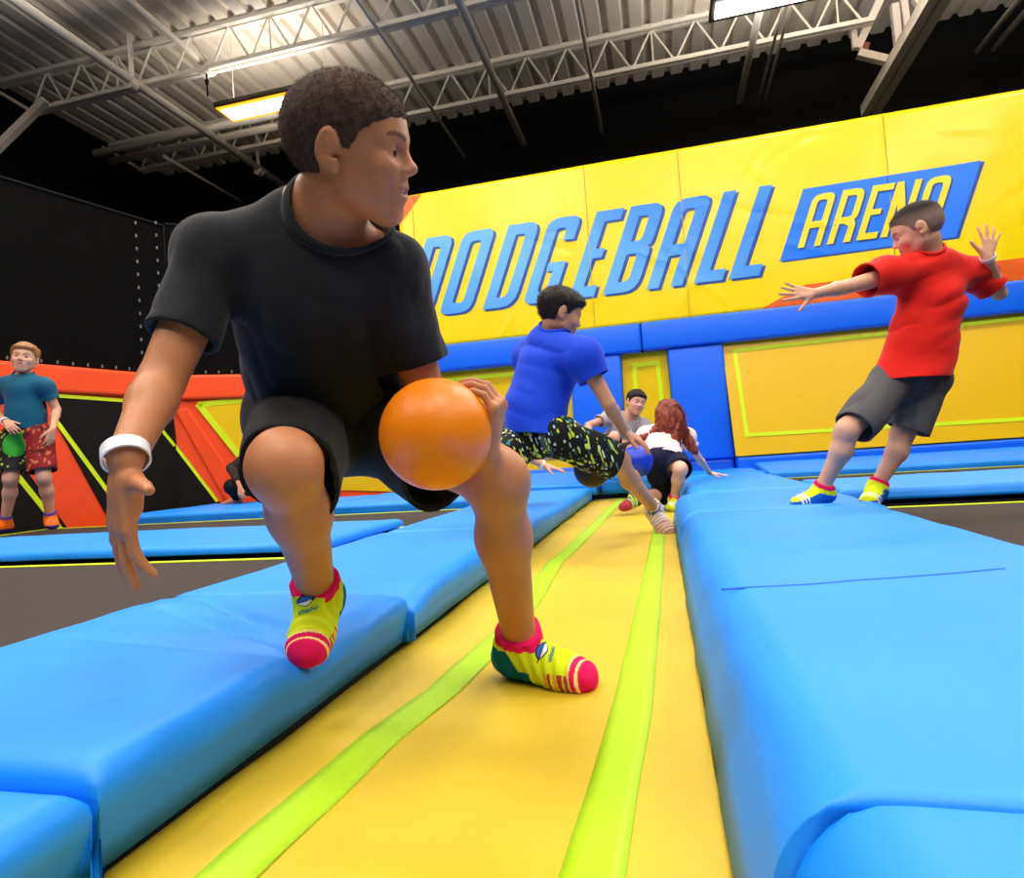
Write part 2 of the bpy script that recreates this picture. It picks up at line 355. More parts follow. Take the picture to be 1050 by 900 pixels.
V, Fc = grid_sheet(LX0-.012, LX1+.06, -.3, 5.5, 22, 150, lane_z, .03)
lane = tag(link_mesh('lane_mat', V, Fc, LANE, None, (-.28, 2.5, 0), True), 'yellow vinyl lane between the blue pads with two lime stripes', 'mat')
def stripe(xa, xb, w, seed, wig):
    def xf(x, y):
        c = np.interp(y, [0, .6, .9, 1.1, 1.5, 1.9, 2.4, 3.2, 5.5], wig); return c+x*w*(1+.1*fbm(0, y, 3, seed))
    V, Fc = grid_sheet(-.5, .5, -.3, 5.48, 5, 180, lambda x, y: lane_z(x, y)+.003+.0012*fbm(x, y, 11, seed), .004, xf)
    return link_mesh('stripe', V, Fc, LIME, lane, None, True)
stripe(0, 0, .066, 31, [-.49, -.468, -.452, -.42, -.392, -.405, -.43, -.40, -.36])
stripe(0, 0, .064, 32, [-.105, -.098, -.082, -.075, -.066, -.060, -.052, -.042, -.03])
# black steel under-frame beside the lane
a = MB().box((LX0-.10, -.3, -.045), (LX0-.014, 5.3, .010)); tag(bevel(a.build('steel_rail', BLACK, None, (LX0, 2, -.1)), .006), 'black steel rail under the left pads along the lane', 'rail')
# ------------------------------------------------------------------ trampoline beds
def bed(x0, x1, y0, y1, z, label, line=.035, inset=.10, near='x1'):
    t = MB().box((x0+inset-.01 if near == 'x1' else x0, y0+inset-.01, z-.012), (x1 if near == 'x1' else x1-inset+.01, y1-inset+.01, z)).build('trampoline_bed', MAT, None, ((x0+x1)/2, (y0+y1)/2, z))
    tag(t, label, 'trampoline', 'floor trampolines')
    l = MB()
    a, b, c, d = x0+inset, x1-inset, y0+inset, y1-inset
    if near == 'x1': b = x1
    else: a = x0
    l.box((a, c, z+.001), (b, c+line, z+.004)); l.box((a, d-line, z+.001), (b, d, z+.004))
    if near == 'x1': l.box((a, c, z+.001), (a+line, d, z+.004))
    else: l.box((b-line, c, z+.001), (b, d, z+.004))
    MB().box((x0+.04, y0+.04, z-.05), (x1-.04, y1-.04, z-.03)).build('spring_well', BLACK, t)
    l.build('border_webbing', PLIME, t)
    for (u0, u1, v0, v1) in ((x0, x1, y0, y0+.04), (x0, x1, y1-.04, y1), (x0, x0+.04, y0+.04, y1-.04), (x1-.04, x1, y0+.04, y1-.04)): MB().box((u0, v0, -.045), (u1, v1, z-.012)).build('frame_rail', BLACK, t)
    return t
bed(-5.0, -1.29, -.6, 2.13, .100, 'dark trampoline bed left of the lane, below the hanging hand', .03, .06)
bed(-4.9, -1.26, 2.95, 4.10, .09, 'dark trampoline bed strip between the two left cross pads', .03, .08)
bed(.84, 4.9, -.6, 3.44, .075, 'dark trampoline bed at the right edge beyond the long blue pad', .035, .27, 'x0')
bed(.86, 5.2, 4.36, 5.50, .10, 'dark trampoline bed strip behind the boy in red', .03, .10, 'x0')
def V_(*a): return np.array(a, dtype=float)
# ------------------------------------------------------------------ far wall: banner, beam pads, posts, trampolined panels
YW = 6.6
def slab(name, poly, th, m_, parent=None, loc=None, y=YW, b=0):
    """polygon in the wall's own (x, z), front face th in front of plane y"""
    o = MB().prism([(p[0], y, p[1]) for p in poly], (0, -th, 0)).build(name, m_, parent, loc)
    if b: bevel(o, b)
    return o
# wrinkled vinyl banner
bx0, bx1, bz0, bz1 = -2.70, 4.4, 1.70, 3.44
nx, nz = 180, 46; V = []
rr = random.Random(3); folds = [(rr.uniform(bx0, bx1), rr.uniform(bz0, bz1), rr.uniform(-1.3, 1.3), rr.uniform(.15, .5), rr.uniform(.006, .012)*rr.choice((-1, 1))) for _ in range(46)]
folds += [(.42, 2.45, -1.1, .25, .014), (.36, 1.95, 1.1, .2, .012), (.62, 1.95, -.9, .2, .012), (2.27, 2.9, 1.5, .5, .012), (.35, 2.2, -1.2, .3, .014)]
for i in range(nx):
    for k in range(nz):
        x = bx0+(bx1-bx0)*i/(nx-1); z = bz0+(bz1-bz0)*k/(nz-1)
        d = .006*fbm(x, z, 1.3, 41)+.003*fbm(x, z, 3.3, 42)
        for fx, fz, fa, fl_, fd in folds:
            dx, dz = x-fx, z-fz; al = dx*math.cos(fa)+dz*math.sin(fa); ac = -dx*math.sin(fa)+dz*math.cos(fa)
            if abs(ac) < .12 and abs(al) < fl_: d += fd*.6*math.exp(-(ac/.028)**2)*(1-(al/fl_)**2)
        V.append((x, YW-.03-d, z))
N = nx*nz; V += [(a_, YW, c_) for a_, b_, c_ in V]
Fc = [(i*nz+j, (i+1)*nz+j, (i+1)*nz+j+1, i*nz+j+1) for i in range(nx-1) for j in range(nz-1)]
Fc += [tuple(N+q for q in f[::-1]) for f in Fc]
loop = [i*nz for i in range(nx)]+[(nx-1)*nz+j for j in range(1, nz)]+[i*nz+nz-1 for i in range(nx-2, -1, -1)]+[j for j in range(nz-2, 0, -1)]
Fc += [(loop[(q+1) % len(loop)], loop[q], N+loop[q], N+loop[(q+1) % len(loop)]) for q in range(len(loop))]
banner = link_mesh('banner', V, Fc, WYEL, None, (0, YW, bz0), True)
tag(banner, 'big yellow vinyl banner reading DODGEBALL ARENA in blue and yellow letters', 'banner')
BV = BVHTree.FromPolygons([tuple(v) for v in V[:N]], [list(f) for f in Fc[:(nx-1)*(nz-1)]])
def print_on(name, outlines, m_, lift, parent=banner, cols=None, close=True, step=.07):
    """flat print laid on the banner's surface; outlines = [outer, hole, ...] in (x, z)"""
    cu = bpy.data.curves.new('tmp', 'CURVE'); cu.dimensions = '2D'; cu.fill_mode = 'BOTH'
    for pl in outlines:
        sp = cu.splines.new('POLY'); sp.points.add(len(pl)-1); sp.use_cyclic_u = True
        for q, (a_, b_) in zip(sp.points, pl): q.co = (a_, b_, 0, 1)
    ob = bpy.data.objects.new('tmp', cu); COL.objects.link(ob)
    me = bpy.data.meshes.new_from_object(ob.evaluated_get(bpy.context.evaluated_depsgraph_get()))
    bpy.data.objects.remove(ob); bm = bmesh.new(); bm.from_mesh(me)
    bmesh.ops.remove_doubles(bm, verts=bm.verts, dist=1e-5)
    for ax in ((1, 0, 0), (0, 1, 0)):
        lo = min(v.co.dot(Vector(ax)) for v in bm.verts); hi = max(v.co.dot(Vector(ax)) for v in bm.verts); c = lo+step
        while c < hi:
            bmesh.ops.bisect_plane(bm, geom=bm.verts[:]+bm.edges[:]+bm.faces[:], plane_co=Vector(ax)*c, plane_no=ax); c += step
    bmesh.ops.triangulate(bm, faces=bm.faces[:])
    V2 = []
    for v in bm.verts:
        h = BV.ray_cast((v.co.x, 0, v.co.y), (0, 1, 0)); yy = h[0].y if h[0] else YW-.03
        V2.append((v.co.x, yy-lift, v.co.y))
    bm.verts.index_update(); F2 = [[v.index for v in f.verts] for f in bm.faces]; bm.free(); bpy.data.meshes.remove(me)
    # face the room
    F3 = []
    for f in F2:
        p = [np.array(V2[i]) for i in f]; n_ = np.cross(p[1]-p[0], p[2]-p[0]); F3.append(f if n_[1] < 0 else f[::-1])
    c_ = np.array([cols(v[0], v[2]) for v in V2]) if cols else None
    return link_mesh(name, V2, F3, m_, parent, None, False, c_)
def rnd(pts, radii, n=5):
    """round the corners of a closed polygon"""
    out = []; L = len(pts)
    for i in range(L):
        p = np.array(pts[i], float); a_ = np.array(pts[i-1], float); b_ = np.array(pts[(i+1) % L], float); r = radii[i] if hasattr(radii, '__len__') else radii
        if r <= 0: out.append(tuple(p)); continue
        u = a_-p; v = b_-p; r1 = min(r, np.linalg.norm(u)*.49); r2 = min(r, np.linalg.norm(v)*.49)
        s = p+u/np.linalg.norm(u)*r1; e = p+v/np.linalg.norm(v)*r2
        for t in np.linspace(0, 1, n): out.append(tuple((1-t)**2*s+2*t*(1-t)*p+t*t*e))
    return out
def glyph(ch, w, h, s, t, R):
    """outlines of a condensed poster letter: width w, height h, vertical stroke s, horizontal stroke t, corner R"""
    r = R*.35
    if ch == 'D': return [rnd([(0,0),(w,0),(w,h),(0,h)], [0,R*1.3,R,0]), rnd([(s,t),(w-s,t),(w-s,h-t),(s,h-t)], [0,R*.6,r,0])]
    if ch == 'O': return [rnd([(0,0),(w,0),(w,h),(0,h)], [R*.8,R,R*.8,R]), rnd([(s,t),(w-s,t),(w-s,h-t),(s,h-t)], r)]
    if ch == 'G': return [rnd([(0,0),(w*.97,0),(w*.97,h*.47),(w*.42,h*.47),(w*.42,h*.37),(w*.97-s,h*.37),(w*.97-s,t),(s,t),(s,h-t),(w-s,h-t),(w-s,h*.72),(w,h*.72),(w,h),(0,h)], [R*.8,R,0,0,0,0,r,r,r,r,0,0,R*.8,R])]
    if ch == 'E': return [[(0,0),(w*.92,0),(w*.92,t),(s,t),(s,h*.45),(w*.74,h*.45),(w*.74,h*.45+t*.85),(s,h*.45+t*.85),(s,h-t),(w,h-t),(w,h),(0,h)]]
    if ch == 'L': return [[(0,0),(w*.92,0),(w*.92,t),(s,t),(s,h),(0,h)]]
    if ch == 'B':
        y1, y2 = h*.44, h*.585
        return [rnd([(0,0),(w,0),(w,h*.5),(w*.88,h*.515),(w,h*.54),(w,h),(0,h)], [0,R*1.2,R*.6,0,R*.6,R,0]), rnd([(s,t),(w-s,t),(w-s,y1),(s,y1)], [0,r*1.3,r,0]), rnd([(s,y2),(w-s,y2),(w-s,h-t),(s,h-t)], [0,r*1.3,r,0])]
    if ch == 'A': return [rnd([(0,0),(s,0),(s,h*.355),(w-s,h*.355),(w-s,0),(w,0),(w,h),(0,h)], [0,0,0,0,0,0,R*.8,R]), rnd([(s,h*.48),(w-s,h*.48),(w-s,h-t),(s,h-t)], [0,0,r,r])]
    if ch == 'R': return [rnd([(0,0),(s,0),(s,h*.36),(w*.45,h*.36),(w-s,h*.30),(w-s*1.05,0),(w,0),(w,h*.34),(w*.88,h*.41),(w,h*.48),(w,h),(0,h)], [0,0,0,0,0,0,0,R*.4,0,R*.5,R,0]), rnd([(s,h*.48),(w-s,h*.48),(w-s,h-t),(s,h-t)], [0,r,r,0])]
    if ch == 'N': return [[(0,0),(s,0),(s,h*.58),(w-s,0),(w,0),(w,h),(w-s,h),(w-s,h*.42),(s,h),(0,h)]]
DB = mat('letter_shadow_blue', (16, 66, 150), .35, .5)
LB = mat('letter_blue_print', (255, 255, 255), .35, .5, attr=True)
YP = mat('letter_yellow_print', (248, 218, 20), .35, .5)
PB = mat('plate_blue_print', (0, 118, 240), .35, .5)
def c_lin(c): return np.array(lin(c)[:3])
CA, CB_ = c_lin((96, 176, 240)), c_lin((28, 130, 226))
def lcol(x, z):
    k = .5+.5*math.sin(x*1.1+z*2.2+.8); return CA*(1-k)+CB_*k
def shear(ol, x0, z0, sh): return [[(x0+a_+b_*sh, z0+b_) for a_, b_ in pl] for pl in ol]
for ch, x0, w_ in (('D', -2.74, .33), ('O', -2.30, .365), ('D', -1.79, .35), ('G', -1.34, .345), ('E', -.835, .285), ('B', -.48, .345), ('A', -.03, .355), ('L', .437, .30), ('L', .774, .31)):
    g = glyph(ch, w_, .88, .118, .112, .12)
    lt = print_on('letter', shear(g, x0, 2.045, .405), LB, .009, cols=lcol)
    print_on('drop_shadow', shear(g, x0+.028, 2.045-.022, .405), DB, .0045, lt)
pl = print_on('sign_plate', [[(1.26, 2.16), (2.788, 2.175), (3.045, 2.85), (1.525, 2.835)]], PB, .006)
print_on('drop_shadow', [[(1.28, 2.145), (2.815, 2.16), (3.075, 2.838), (1.54, 2.82)]], DB, .003, pl)
for ch, x0, w_ in (('A', 1.428, .205), ('R', 1.691, .205), ('E', 1.951, .19), ('N', 2.160, .212), ('A', 2.42, .205)):
    g = glyph(ch, w_, .5, .058, .06, .09)
    lt = print_on('letter', shear(g, x0, 2.262, .37), YP, .0125, pl)
    # drop shadow of the small letters
    print_on('letter_shadow', shear(g, x0+.016, 2.262-.014, .37), DB, .0095, pl)
print_on('orange_corner', [[(-2.69, 3.13), (-2.42, 3.43), (-2.69, 3.43)]], BORANGE, .006)
print_on('orange_band', [[(1.056, 1.712), (1.475, 1.90), (4.38, 1.915), (4.38, 1.712)]], BORANGE, .006)
for sx in (-2.53, -.585, .375, 2.273):
    a = MB().box((sx-.003, YW-.040, bz0), (sx+.003, YW-.028, bz1)); a.build('seam', mat('seam_thread', (196, 168, 0), .5), banner)
# beam pads
def wpad(x0, x1, z0, z1, th, label, m_=WBLUE, name='wall_pad', cat='pad', group='blue wall pads', poly=None):
    o = slab(name, poly or [(x0, z0), (x1, z0), (x1, z1), (x0, z1)], th, m_, None, ((x0+x1)/2, YW, z0)); bevel(o, .03, 4)
    o.data.polygons.foreach_set('use_smooth', np.ones(len(o.data.polygons), dtype=bool))
    return tag(o, label, cat, group)
wpad(-2.62, -.122, 1.40, 1.69, .16, 'long blue beam pad under the DODGEBALL lettering')
wpad(-.114, 4.4, 1.405, 1.69, .16, 'long blue beam pad under the ARENA lettering')
wpad(0, 0, .2, 1.4, .13, 'blue post pad between the narrow yellow door and the right yellow panel', poly=[(.155, .26), (.70, .26), (.665, 1.398), (.125, 1.398)])
wpad(0, 0, .2, 1.4, .13, 'blue post pad left of the narrow yellow door, behind the boy in blue', poly=[(-.88, .26), (-.36, .26), (-.335, 1.398), (-.86, 1.398)])
def wpanel(poly, lime, label, w=.045):
    t = empty('wall_trampoline', ((poly[0][0]+poly[1][0])/2, YW, poly[0][1]), label, 'trampoline', 'yellow wall trampolines')
    o = slab('panel', poly, .05, PYEL, t)
    l = MB(); n = len(lime)
    c = np.mean(np.array(lime), axis=0)
    inn = []
    P = [np.array(q, float) for q in lime]
    for i in range(n):
        a_ = P[i-1]; b_ = P[i]; d_ = P[(i+1) % n]
        u = (a_-b_)/np.linalg.norm(a_-b_); v = (d_-b_)/np.linalg.norm(d_-b_); s_ = abs(u[0]*v[1]-u[1]*v[0]); inn.append(b_+(u+v)*w/max(s_, .3))
    for i in range(n):
        j = (i+1) % n
        l.prism([(P[i][0], YW-.05, P[i][1]), (P[j][0], YW-.05, P[j][1]), (inn[j][0], YW-.05, inn[j][1]), (inn[i][0], YW-.05, inn[i][1])], (0, -.006, 0))
    l.build('border_webbing', PLIME, t); return t
# the wide panel leans back: its foot stands out from the wall
PT0 = V_(0, YW-.055, 1.40); PTN = V_(0, -.987, .160)
def tpoly(pts, off, th): return MB().prism([onpl(px, py, PT0+PTN*off, PTN) for px, py in pts], PTN*th)
t = empty('wall_trampoline', (2.4, YW-.3, .27), 'wide yellow wall trampoline leaning back behind the boy in red', 'trampoline', 'yellow wall trampolines')
tpoly([(740, 352), (754.5, 468), (1185, 439), (1185, 305)], 0, .02).build('panel', PYELT, t)
for q in ([(751, 358), (764, 448), (768, 445), (755.5, 361)], [(764, 448), (1180, 424), (1180, 420), (768, 444)], [(751, 358), (755, 361.5), (1180, 313), (1180, 309)]): tpoly(q, .02, .005).build('border_webbing', PLIME, t)
wpanel([(-.355, .2), (.15, .2), (.12, 1.40), (-.33, 1.40)], [(-.25, .40), (.075, .40), (.048, 1.30), (-.232, 1.30)], 'narrow yellow wall panel behind the red-haired girl')
wpanel([(-2.6, .2), (-.89, .2), (-.865, 1.40), (-2.6, 1.40)], [(-2.5, .36), (-1.0, .36), (-.98, 1.33), (-2.5, 1.33)], 'yellow wall trampoline behind the boy in the blue shirt')
tag(bevel(slab('wall_ledge', [(.70, .0), (4.35, .0), (4.35, .285), (.70, .265)], .26, WBLUE, None, (2, YW, 0), YW-.02), .02, 3), 'narrow blue ledge pad under the wide yellow wall panel', 'pad', 'blue wall pads')
tag(bevel(slab('wall_ledge', [(-2.55, .0), (.69, .0), (.69, .265), (-2.55, .265)], .10, WBLUE, None, (-1, YW, 0)), .03, 3), 'narrow blue ledge pad under the narrow door and left yellow panel', 'pad', 'blue wall pads')
# black steel frame behind the wall pads
a = MB(); a.box((-2.62, YW, -.16), (-2.54, YW+.1, 3.4)); a.box((-.16, YW, -.16), (-.06, YW+.1, 3.4)); a.box((4.3, YW, -.16), (4.4, YW+.1, 3.4)); a.box((-2.62, YW, 1.45), (4.4, YW+.1, 1.55)); a.box((-2.62, YW, 3.3), (4.4, YW+.1, 3.4)); a.box((-2.62, YW, .1), (4.4, YW+.1, .2))
tag(a.build('wall_frame', BLACK, None, (1, YW, -.16)), 'black steel frame holding the yellow banner and wall panels', 'frame')
# ------------------------------------------------------------------ orange corner at left
ZR = 1.45
P0 = onz(0, 370, ZR); P1 = onz(177, 385, ZR); P2 = onz(241, 384, ZR)
dA = (P1-P0)/np.linalg.norm(P1-P0); dB = (P2-P1)/np.linalg.norm(P2-P1)
nA = np.array([dA[1], -dA[0], 0]); nB = np.array([dB[1], -dB[0], 0])      # towards the court
EA = P1-dA*4.2; EB = P1+dB*((YW-.12-P1[1])/dB[1])
UP = np.array([0, 0, 1.])
def facet(a_, b_, n_, z0, z1, off, th): return MB().prism([(*a_[:2], z0)+n_*off, (*b_[:2], z0)+n_*off, (*b_[:2], z1)+n_*off, (*a_[:2], z1)+n_*off], n_*th)
def fpoly(pts, p0, n_, off, th): return MB().prism([onpl(px, py, p0+n_*off, n_) for px, py in pts], n_*th)
oa = facet(EA, P1, nA, -.045, 1.215, -.06, .06).build('orange_wall', ORANGE, None, (P1[0], P1[1], .06)); tag(oa, 'orange padded side wall with slanting black trampolines behind the boy in teal', 'wall pad')
fpoly([(55, 404), (176, 416), (181, 460), (187, 534), (112, 534), (57, 434)], P1, nA, 0, .012).build('black_trampoline', BLACKMAT, oa)
fpoly([(-60, 430), (-60, 560), (72, 560), (76, 552), (18, 470), (0, 445)], P1, nA, 0, .012).build('black_trampoline', BLACKMAT, oa)
lm = MB()
def limeline(p, q, w, pl0, n_, off=.013):
    a_ = onpl(*p, pl0+n_*off, n_); b_ = onpl(*q, pl0+n_*off, n_); lm.bar(a_, b_, w, .006, tuple(n_))
limeline((57, 405.5), (174, 414), .03, P1, nA); limeline((150, 421), (179, 457), .03, P1, nA); limeline((55, 428), (118, 514), .035, P1, nA); limeline((15, 484), (64, 545), .04, P1, nA)
lm.build('border_webbing', PLIME, oa)
ra = facet(EA, P1-dA*.0, nA, 1.215, ZR, -.06, .11).build('rail_pad', ORANGE, None, (P1[0]-1, P1[1]-1, 1.14)); tag(bevel(ra, .03, 3), 'orange top rail pad behind the head of the boy in teal', 'rail pad', 'orange rail pads')
ob = facet(P1, EB, nB, -.045, 1.20, -.06, .06).build('orange_wall', ORANGE, None, (P1[0]+.5, P1[1]+.4, .06)); tag(ob, 'orange corner wall with a yellow trampoline seen beside the front boy\'s shorts', 'wall pad')
fpoly([(203, 412), (430, 388), (440, 505), (268, 500)], P1, nB, 0, .012).build('yellow_trampoline', PYEL, ob)
fpoly([(180, 454), (226, 516), (226, 532), (188, 534)], P1, nB, 0, .010).build('black_trampoline', BLACKMAT, ob)
lm = MB(); limeline((203, 414), (262, 488), .06, P1, nB); limeline((203, 415), (430, 391), .05, P1, nB); limeline((179, 456), (223, 514), .03, P1, nB); lm.build('border_webbing', PLIME, ob)
rib = fpoly([(180, 422), (192, 418), (243, 494), (240, 520), (232, 514)], P1, nB, .0, .02).build('slant_pad', ORANGE, ob); bevel(rib, .02, 2)
rb = facet(P1+dB*.06, EB, nB, 1.20, ZR, -.06, .11).build('rail_pad', ORANGE, None, (P1[0]+1, P1[1]+.6, 1.14)); tag(bevel(rb, .03, 3), 'orange top rail pad in the corner left of the black shirt', 'rail pad', 'orange rail pads')
# nets
def net(a_, b_, n_, z1, label):
    t = facet(a_, b_, n_, ZR, z1, -.03, .006).build('safety_net', NET, None, (*((a_+b_)/2)[:2], ZR)); tag(t, label, 'net', 'black safety nets')
    r = MB(); r.tube((*(a_-n_*.02)[:2], z1), (*(b_-n_*.02)[:2], z1), .014, 8); r.build('edge_rope', mat('net_rope', (26, 25, 24), .9, .1), t)
    L = np.linalg.norm((b_-a_)[:2]); q = 0.06
    while q < L:
        p = a_+(b_-a_)*(q/L)-n_*.0; c = np.array([p[0], p[1], ZR+.03]); MB().tube(c-UP*.012, c+UP*.014, .007, 6).build('tie', TIE, t); q += .12
    return t
net(EA, P1, nA, 2.96, 'black safety net above the orange side rail at left')
net(P1, EB, nB, 2.98, 'black safety net above the orange corner rail behind the black shirt')
po = MB(); pb = P1-nA*.09-nB*.03; po.tube((pb[0], pb[1], ZR), (pb[0], pb[1], 2.98), .04, 12); pt = tag(po.build('net_post', BWALL, None, (pb[0], pb[1], ZR), True), 'black corner post with two columns of pale net ties', 'post')
z = 1.52
while z < 3.0:
    for off, zz in ((-.30, 0), (-.10, .06)):
        c = P1+dA*off+nA*.01; c = np.array([c[0], c[1], z+zz]); MB().tube(c-UP*.014, c+UP*.014, .0085, 6).build('tie', TIE, pt)
    z += .125
# ------------------------------------------------------------------ organic modelling: smooth unions of tapered limbs, meshed with surface nets
def V3(*a): return np.array(a, dtype=float)
def nrm(v): v = np.asarray(v, float); return v/(np.linalg.norm(v)+1e-12)
def lerp(a, b, t): return np.asarray(a)*(1-t)+np.asarray(b)*t
class Prim: pass
def rc(a, b, ra, rb, flat=None, f=1.0):
    """tapered limb a->b; flat: direction in which the section is squeezed to f"""
    p = Prim(); p.a = np.asarray(a, float); p.b = np.asarray(b, float); p.r = max(ra, rb)
    p.lo = np.minimum(p.a, p.b)-p.r*max(1, f); p.hi = np.maximum(p.a, p.b)+p.r*max(1, f)
    ba = p.b-p.a; L2 = float(ba@ba)+1e-12; n = None if flat is None else nrm(flat)
    def d(X):
        q = X-p.a; t = np.clip(q@ba/L2, 0, 1); q = q-t[:, None]*ba; r = ra+(rb-ra)*t
        l2 = np.einsum('ij,ij->i', q, q)
        if n is not None:
            c = q@n; l2 = np.maximum(l2-c*c+(c/f)**2, 0)
            l = np.sqrt(l2); g = np.abs(c)/f/(l+1e-9); return (l-r)*(f*g+(1-g))
        return np.sqrt(l2)-r
    p.d = d; return p
def el(c, R, rad):
    """ellipsoid; R rows = its axes"""
    p = Prim(); c = np.asarray(c, float); R = np.asarray(R, float); rad = np.asarray(rad, float); p.r = float(rad.max())
    ext = np.sqrt(((R*rad[:, None])**2).sum(0)); p.lo = c-ext; p.hi = c+ext
    def d(X):
        q = (X-c)@R.T; k0 = np.sqrt(((q/rad)**2).sum(1)); k1 = np.sqrt(((q/rad**2)**2).sum(1)); return k0*(k0-1)/(k1+1e-9)
    p.d = d; return p
def clipped(pr, planes):
    """prim cut by planes (point, outward normal)"""
    p = Prim(); p.r = pr.r; p.lo = pr.lo; p.hi = pr.hi
    def d(X):
        v = pr.d(X)
        for c, n in planes: v = np.maximum(v, (X-np.asarray(c))@nrm(n))
        return v
    p.d = d; return p
def field(ops, X):
    """evaluate a list of (kind, prim, k) at points X"""
    v = np.full(len(X), 1.0)
    for kind, pr, k in ops:
        pad = k+.05
        m = np.all((X > pr.lo-pad) & (X < pr.hi+pad), axis=1); i = np.nonzero(m)[0]
        if not len(i): continue
        d = pr.d(X[i]); a = v[i]
        if kind == '+':
            if k > 0: h = np.clip(.5+.5*(a-d)/k, 0, 1); v[i] = a*(1-h)+d*h-k*h*(1-h)
            else: v[i] = np.minimum(a, d)
        elif kind == '-':
            if k > 0: h = np.clip(.5-.5*(a+d)/k, 0, 1); v[i] = a*(1-h)-d*h+k*h*(1-h)
            else: v[i] = np.maximum(a, -d)
    return v
def vnoise(P, seed=0):
    """smooth value noise in [-1, 1]"""
    P = np.asarray(P, float)+seed*17.31; I = np.floor(P).astype(np.int64); f = P-I; u = f*f*(3-2*f)
    def h(a, b, c):
        n = (a*73856093) ^ (b*19349663) ^ (c*83492791) ^ (seed*2654435761 & 0x7fffffff); n = (n ^ (n >> 13))*1274126177; n = n & 0xffffff; return n/float(0xffffff)*2-1
    r = 0
    for i in (0, 1):
        for j in (0, 1):
            for k in (0, 1):
                r = r+h(I[:, 0]+i, I[:, 1]+j, I[:, 2]+k)*(u[:, 0] if i else 1-u[:, 0])*(u[:, 1] if j else 1-u[:, 1])*(u[:, 2] if k else 1-u[:, 2])
    return r
def bounds(ops, pad=.02):
    lo = np.min([p.lo for k, p, _ in ops if k == '+'], axis=0)-pad; hi = np.max([p.hi for k, p, _ in ops if k == '+'], axis=0)+pad; return lo, hi
def mesh_sdf(fn, lo, hi, h):
    """surface nets over the box, evaluated in blocks near the surface only"""
    lo = np.asarray(lo, float); n = np.maximum(np.ceil((np.asarray(hi)-lo)/h).astype(int)+2, 4)
    B = 12; nb = -(-n//B)
    bi = np.stack(np.meshgrid(*[np.arange(q) for q in nb], indexing='ij'), -1).reshape(-1, 3)
    cen = lo+(bi*B+B/2)*h; dv = fn(cen); act = bi[np.abs(dv) < B*h*1.15+.02]
    G = np.full(nb*B+1, 1.0, dtype=np.float32)
    off = np.stack(np.meshgrid(np.arange(B), np.arange(B), np.arange(B), indexing='ij'), -1).reshape(-1, 3)
    # sign for far blocks
    inside = bi[(np.abs(dv) >= B*h*1.15+.02) & (dv < 0)]
    for b in inside: G[b[0]*B:b[0]*B+B, b[1]*B:b[1]*B+B, b[2]*B:b[2]*B+B] = -1
    for s in range(0, len(act), 160):
        bl = act[s:s+160]; idx = (bl[:, None, :]*B+off[None]).reshape(-1, 3); v = fn(lo+idx*h); G[idx[:, 0], idx[:, 1], idx[:, 2]] = v
    S = G < 0
    c = np.zeros(tuple(np.array(G.shape)-1), dtype=np.uint8)
    for i in (0, 1):
        for j in (0, 1):
            for k in (0, 1): c += S[i:S.shape[0]-1+i, j:S.shape[1]-1+j, k:S.shape[2]-1+k]
    A = np.argwhere((c > 0) & (c < 8)); del c
    if not len(A): return np.zeros((0, 3)), np.zeros((0, 4), int)
    acc = np.zeros((len(A), 3)); cnt = np.zeros(len(A))
    corners = [(i, j, k) for i in (0, 1) for j in (0, 1) for k in (0, 1)]
    for p in corners:
        for ax in range(3):
            if p[ax]: continue
            q = list(p); q[ax] = 1
            va = G[A[:, 0]+p[0], A[:, 1]+p[1], A[:, 2]+p[2]]; vb = G[A[:, 0]+q[0], A[:, 1]+q[1], A[:, 2]+q[2]]
            m = (va < 0) != (vb < 0); t = np.where(m, va/np.where(m, va-vb, 1), 0)
            pos = np.array(p, float)[None]+t[:, None]*np.eye(3)[ax]; acc[m] += pos[m]; cnt[m] += 1
    vert = lo+(A+acc/cnt[:, None])*h
    ids = np.full(np.array(G.shape), -1, dtype=np.int32); ids[A[:, 0], A[:, 1], A[:, 2]] = np.arange(len(A))
    Q = []
    for ax in range(3):
        sl0 = [slice(None)]*3; sl1 = [slice(None)]*3; sl0[ax] = slice(0, -1); sl1[ax] = slice(1, None)
        ch = S[tuple(sl0)] != S[tuple(sl1)]; E = np.argwhere(ch); b, c2 = [q for q in range(3) if q != ax]
        E = E[(E[:, b] > 0) & (E[:, c2] > 0)]
        def cell(db, dc):
            e = E.copy(); e[:, b] -= db; e[:, c2] -= dc; return ids[e[:, 0], e[:, 1], e[:, 2]]
        q = np.stack([cell(0, 0), cell(1, 0), cell(1, 1), cell(0, 1)], 1); neg = S[E[:, 0], E[:, 1], E[:, 2]]
        if ax == 1: neg = ~neg
        q[neg] = q[neg][:, ::-1]
        Q.append(q[(q >= 0).all(1)])
    F_ = np.concatenate(Q)
    return vert, F_[:, ::-1]
def relax(v, f, it=1, lam=.5):
    for _ in range(it):
        acc = np.zeros_like(v); c = np.zeros(len(v))
        for a, b in ((0, 1), (1, 2), (2, 3), (3, 0)):
            np.add.at(acc, f[:, a], v[f[:, b]]); np.add.at(c, f[:, a], 1); np.add.at(acc, f[:, b], v[f[:, a]]); np.add.at(c, f[:, b], 1)
        v = v*(1-lam)+lam*acc/np.maximum(c, 1)[:, None]
    return v
def sdf_obj(name, fn, lo, hi, h, material, parent=None, loc=None, colf=None, it=2):
    v, f = mesh_sdf(fn, lo, hi, h); v = relax(v, f, it)
    return link_mesh(name, v, f, material, parent, loc, True, colf(v) if colf else None)
def frame(fwd, up):
    y = nrm(fwd); z = np.asarray(up, float); z = nrm(z-y*(z@y)); return np.array([np.cross(y, z), y, z])
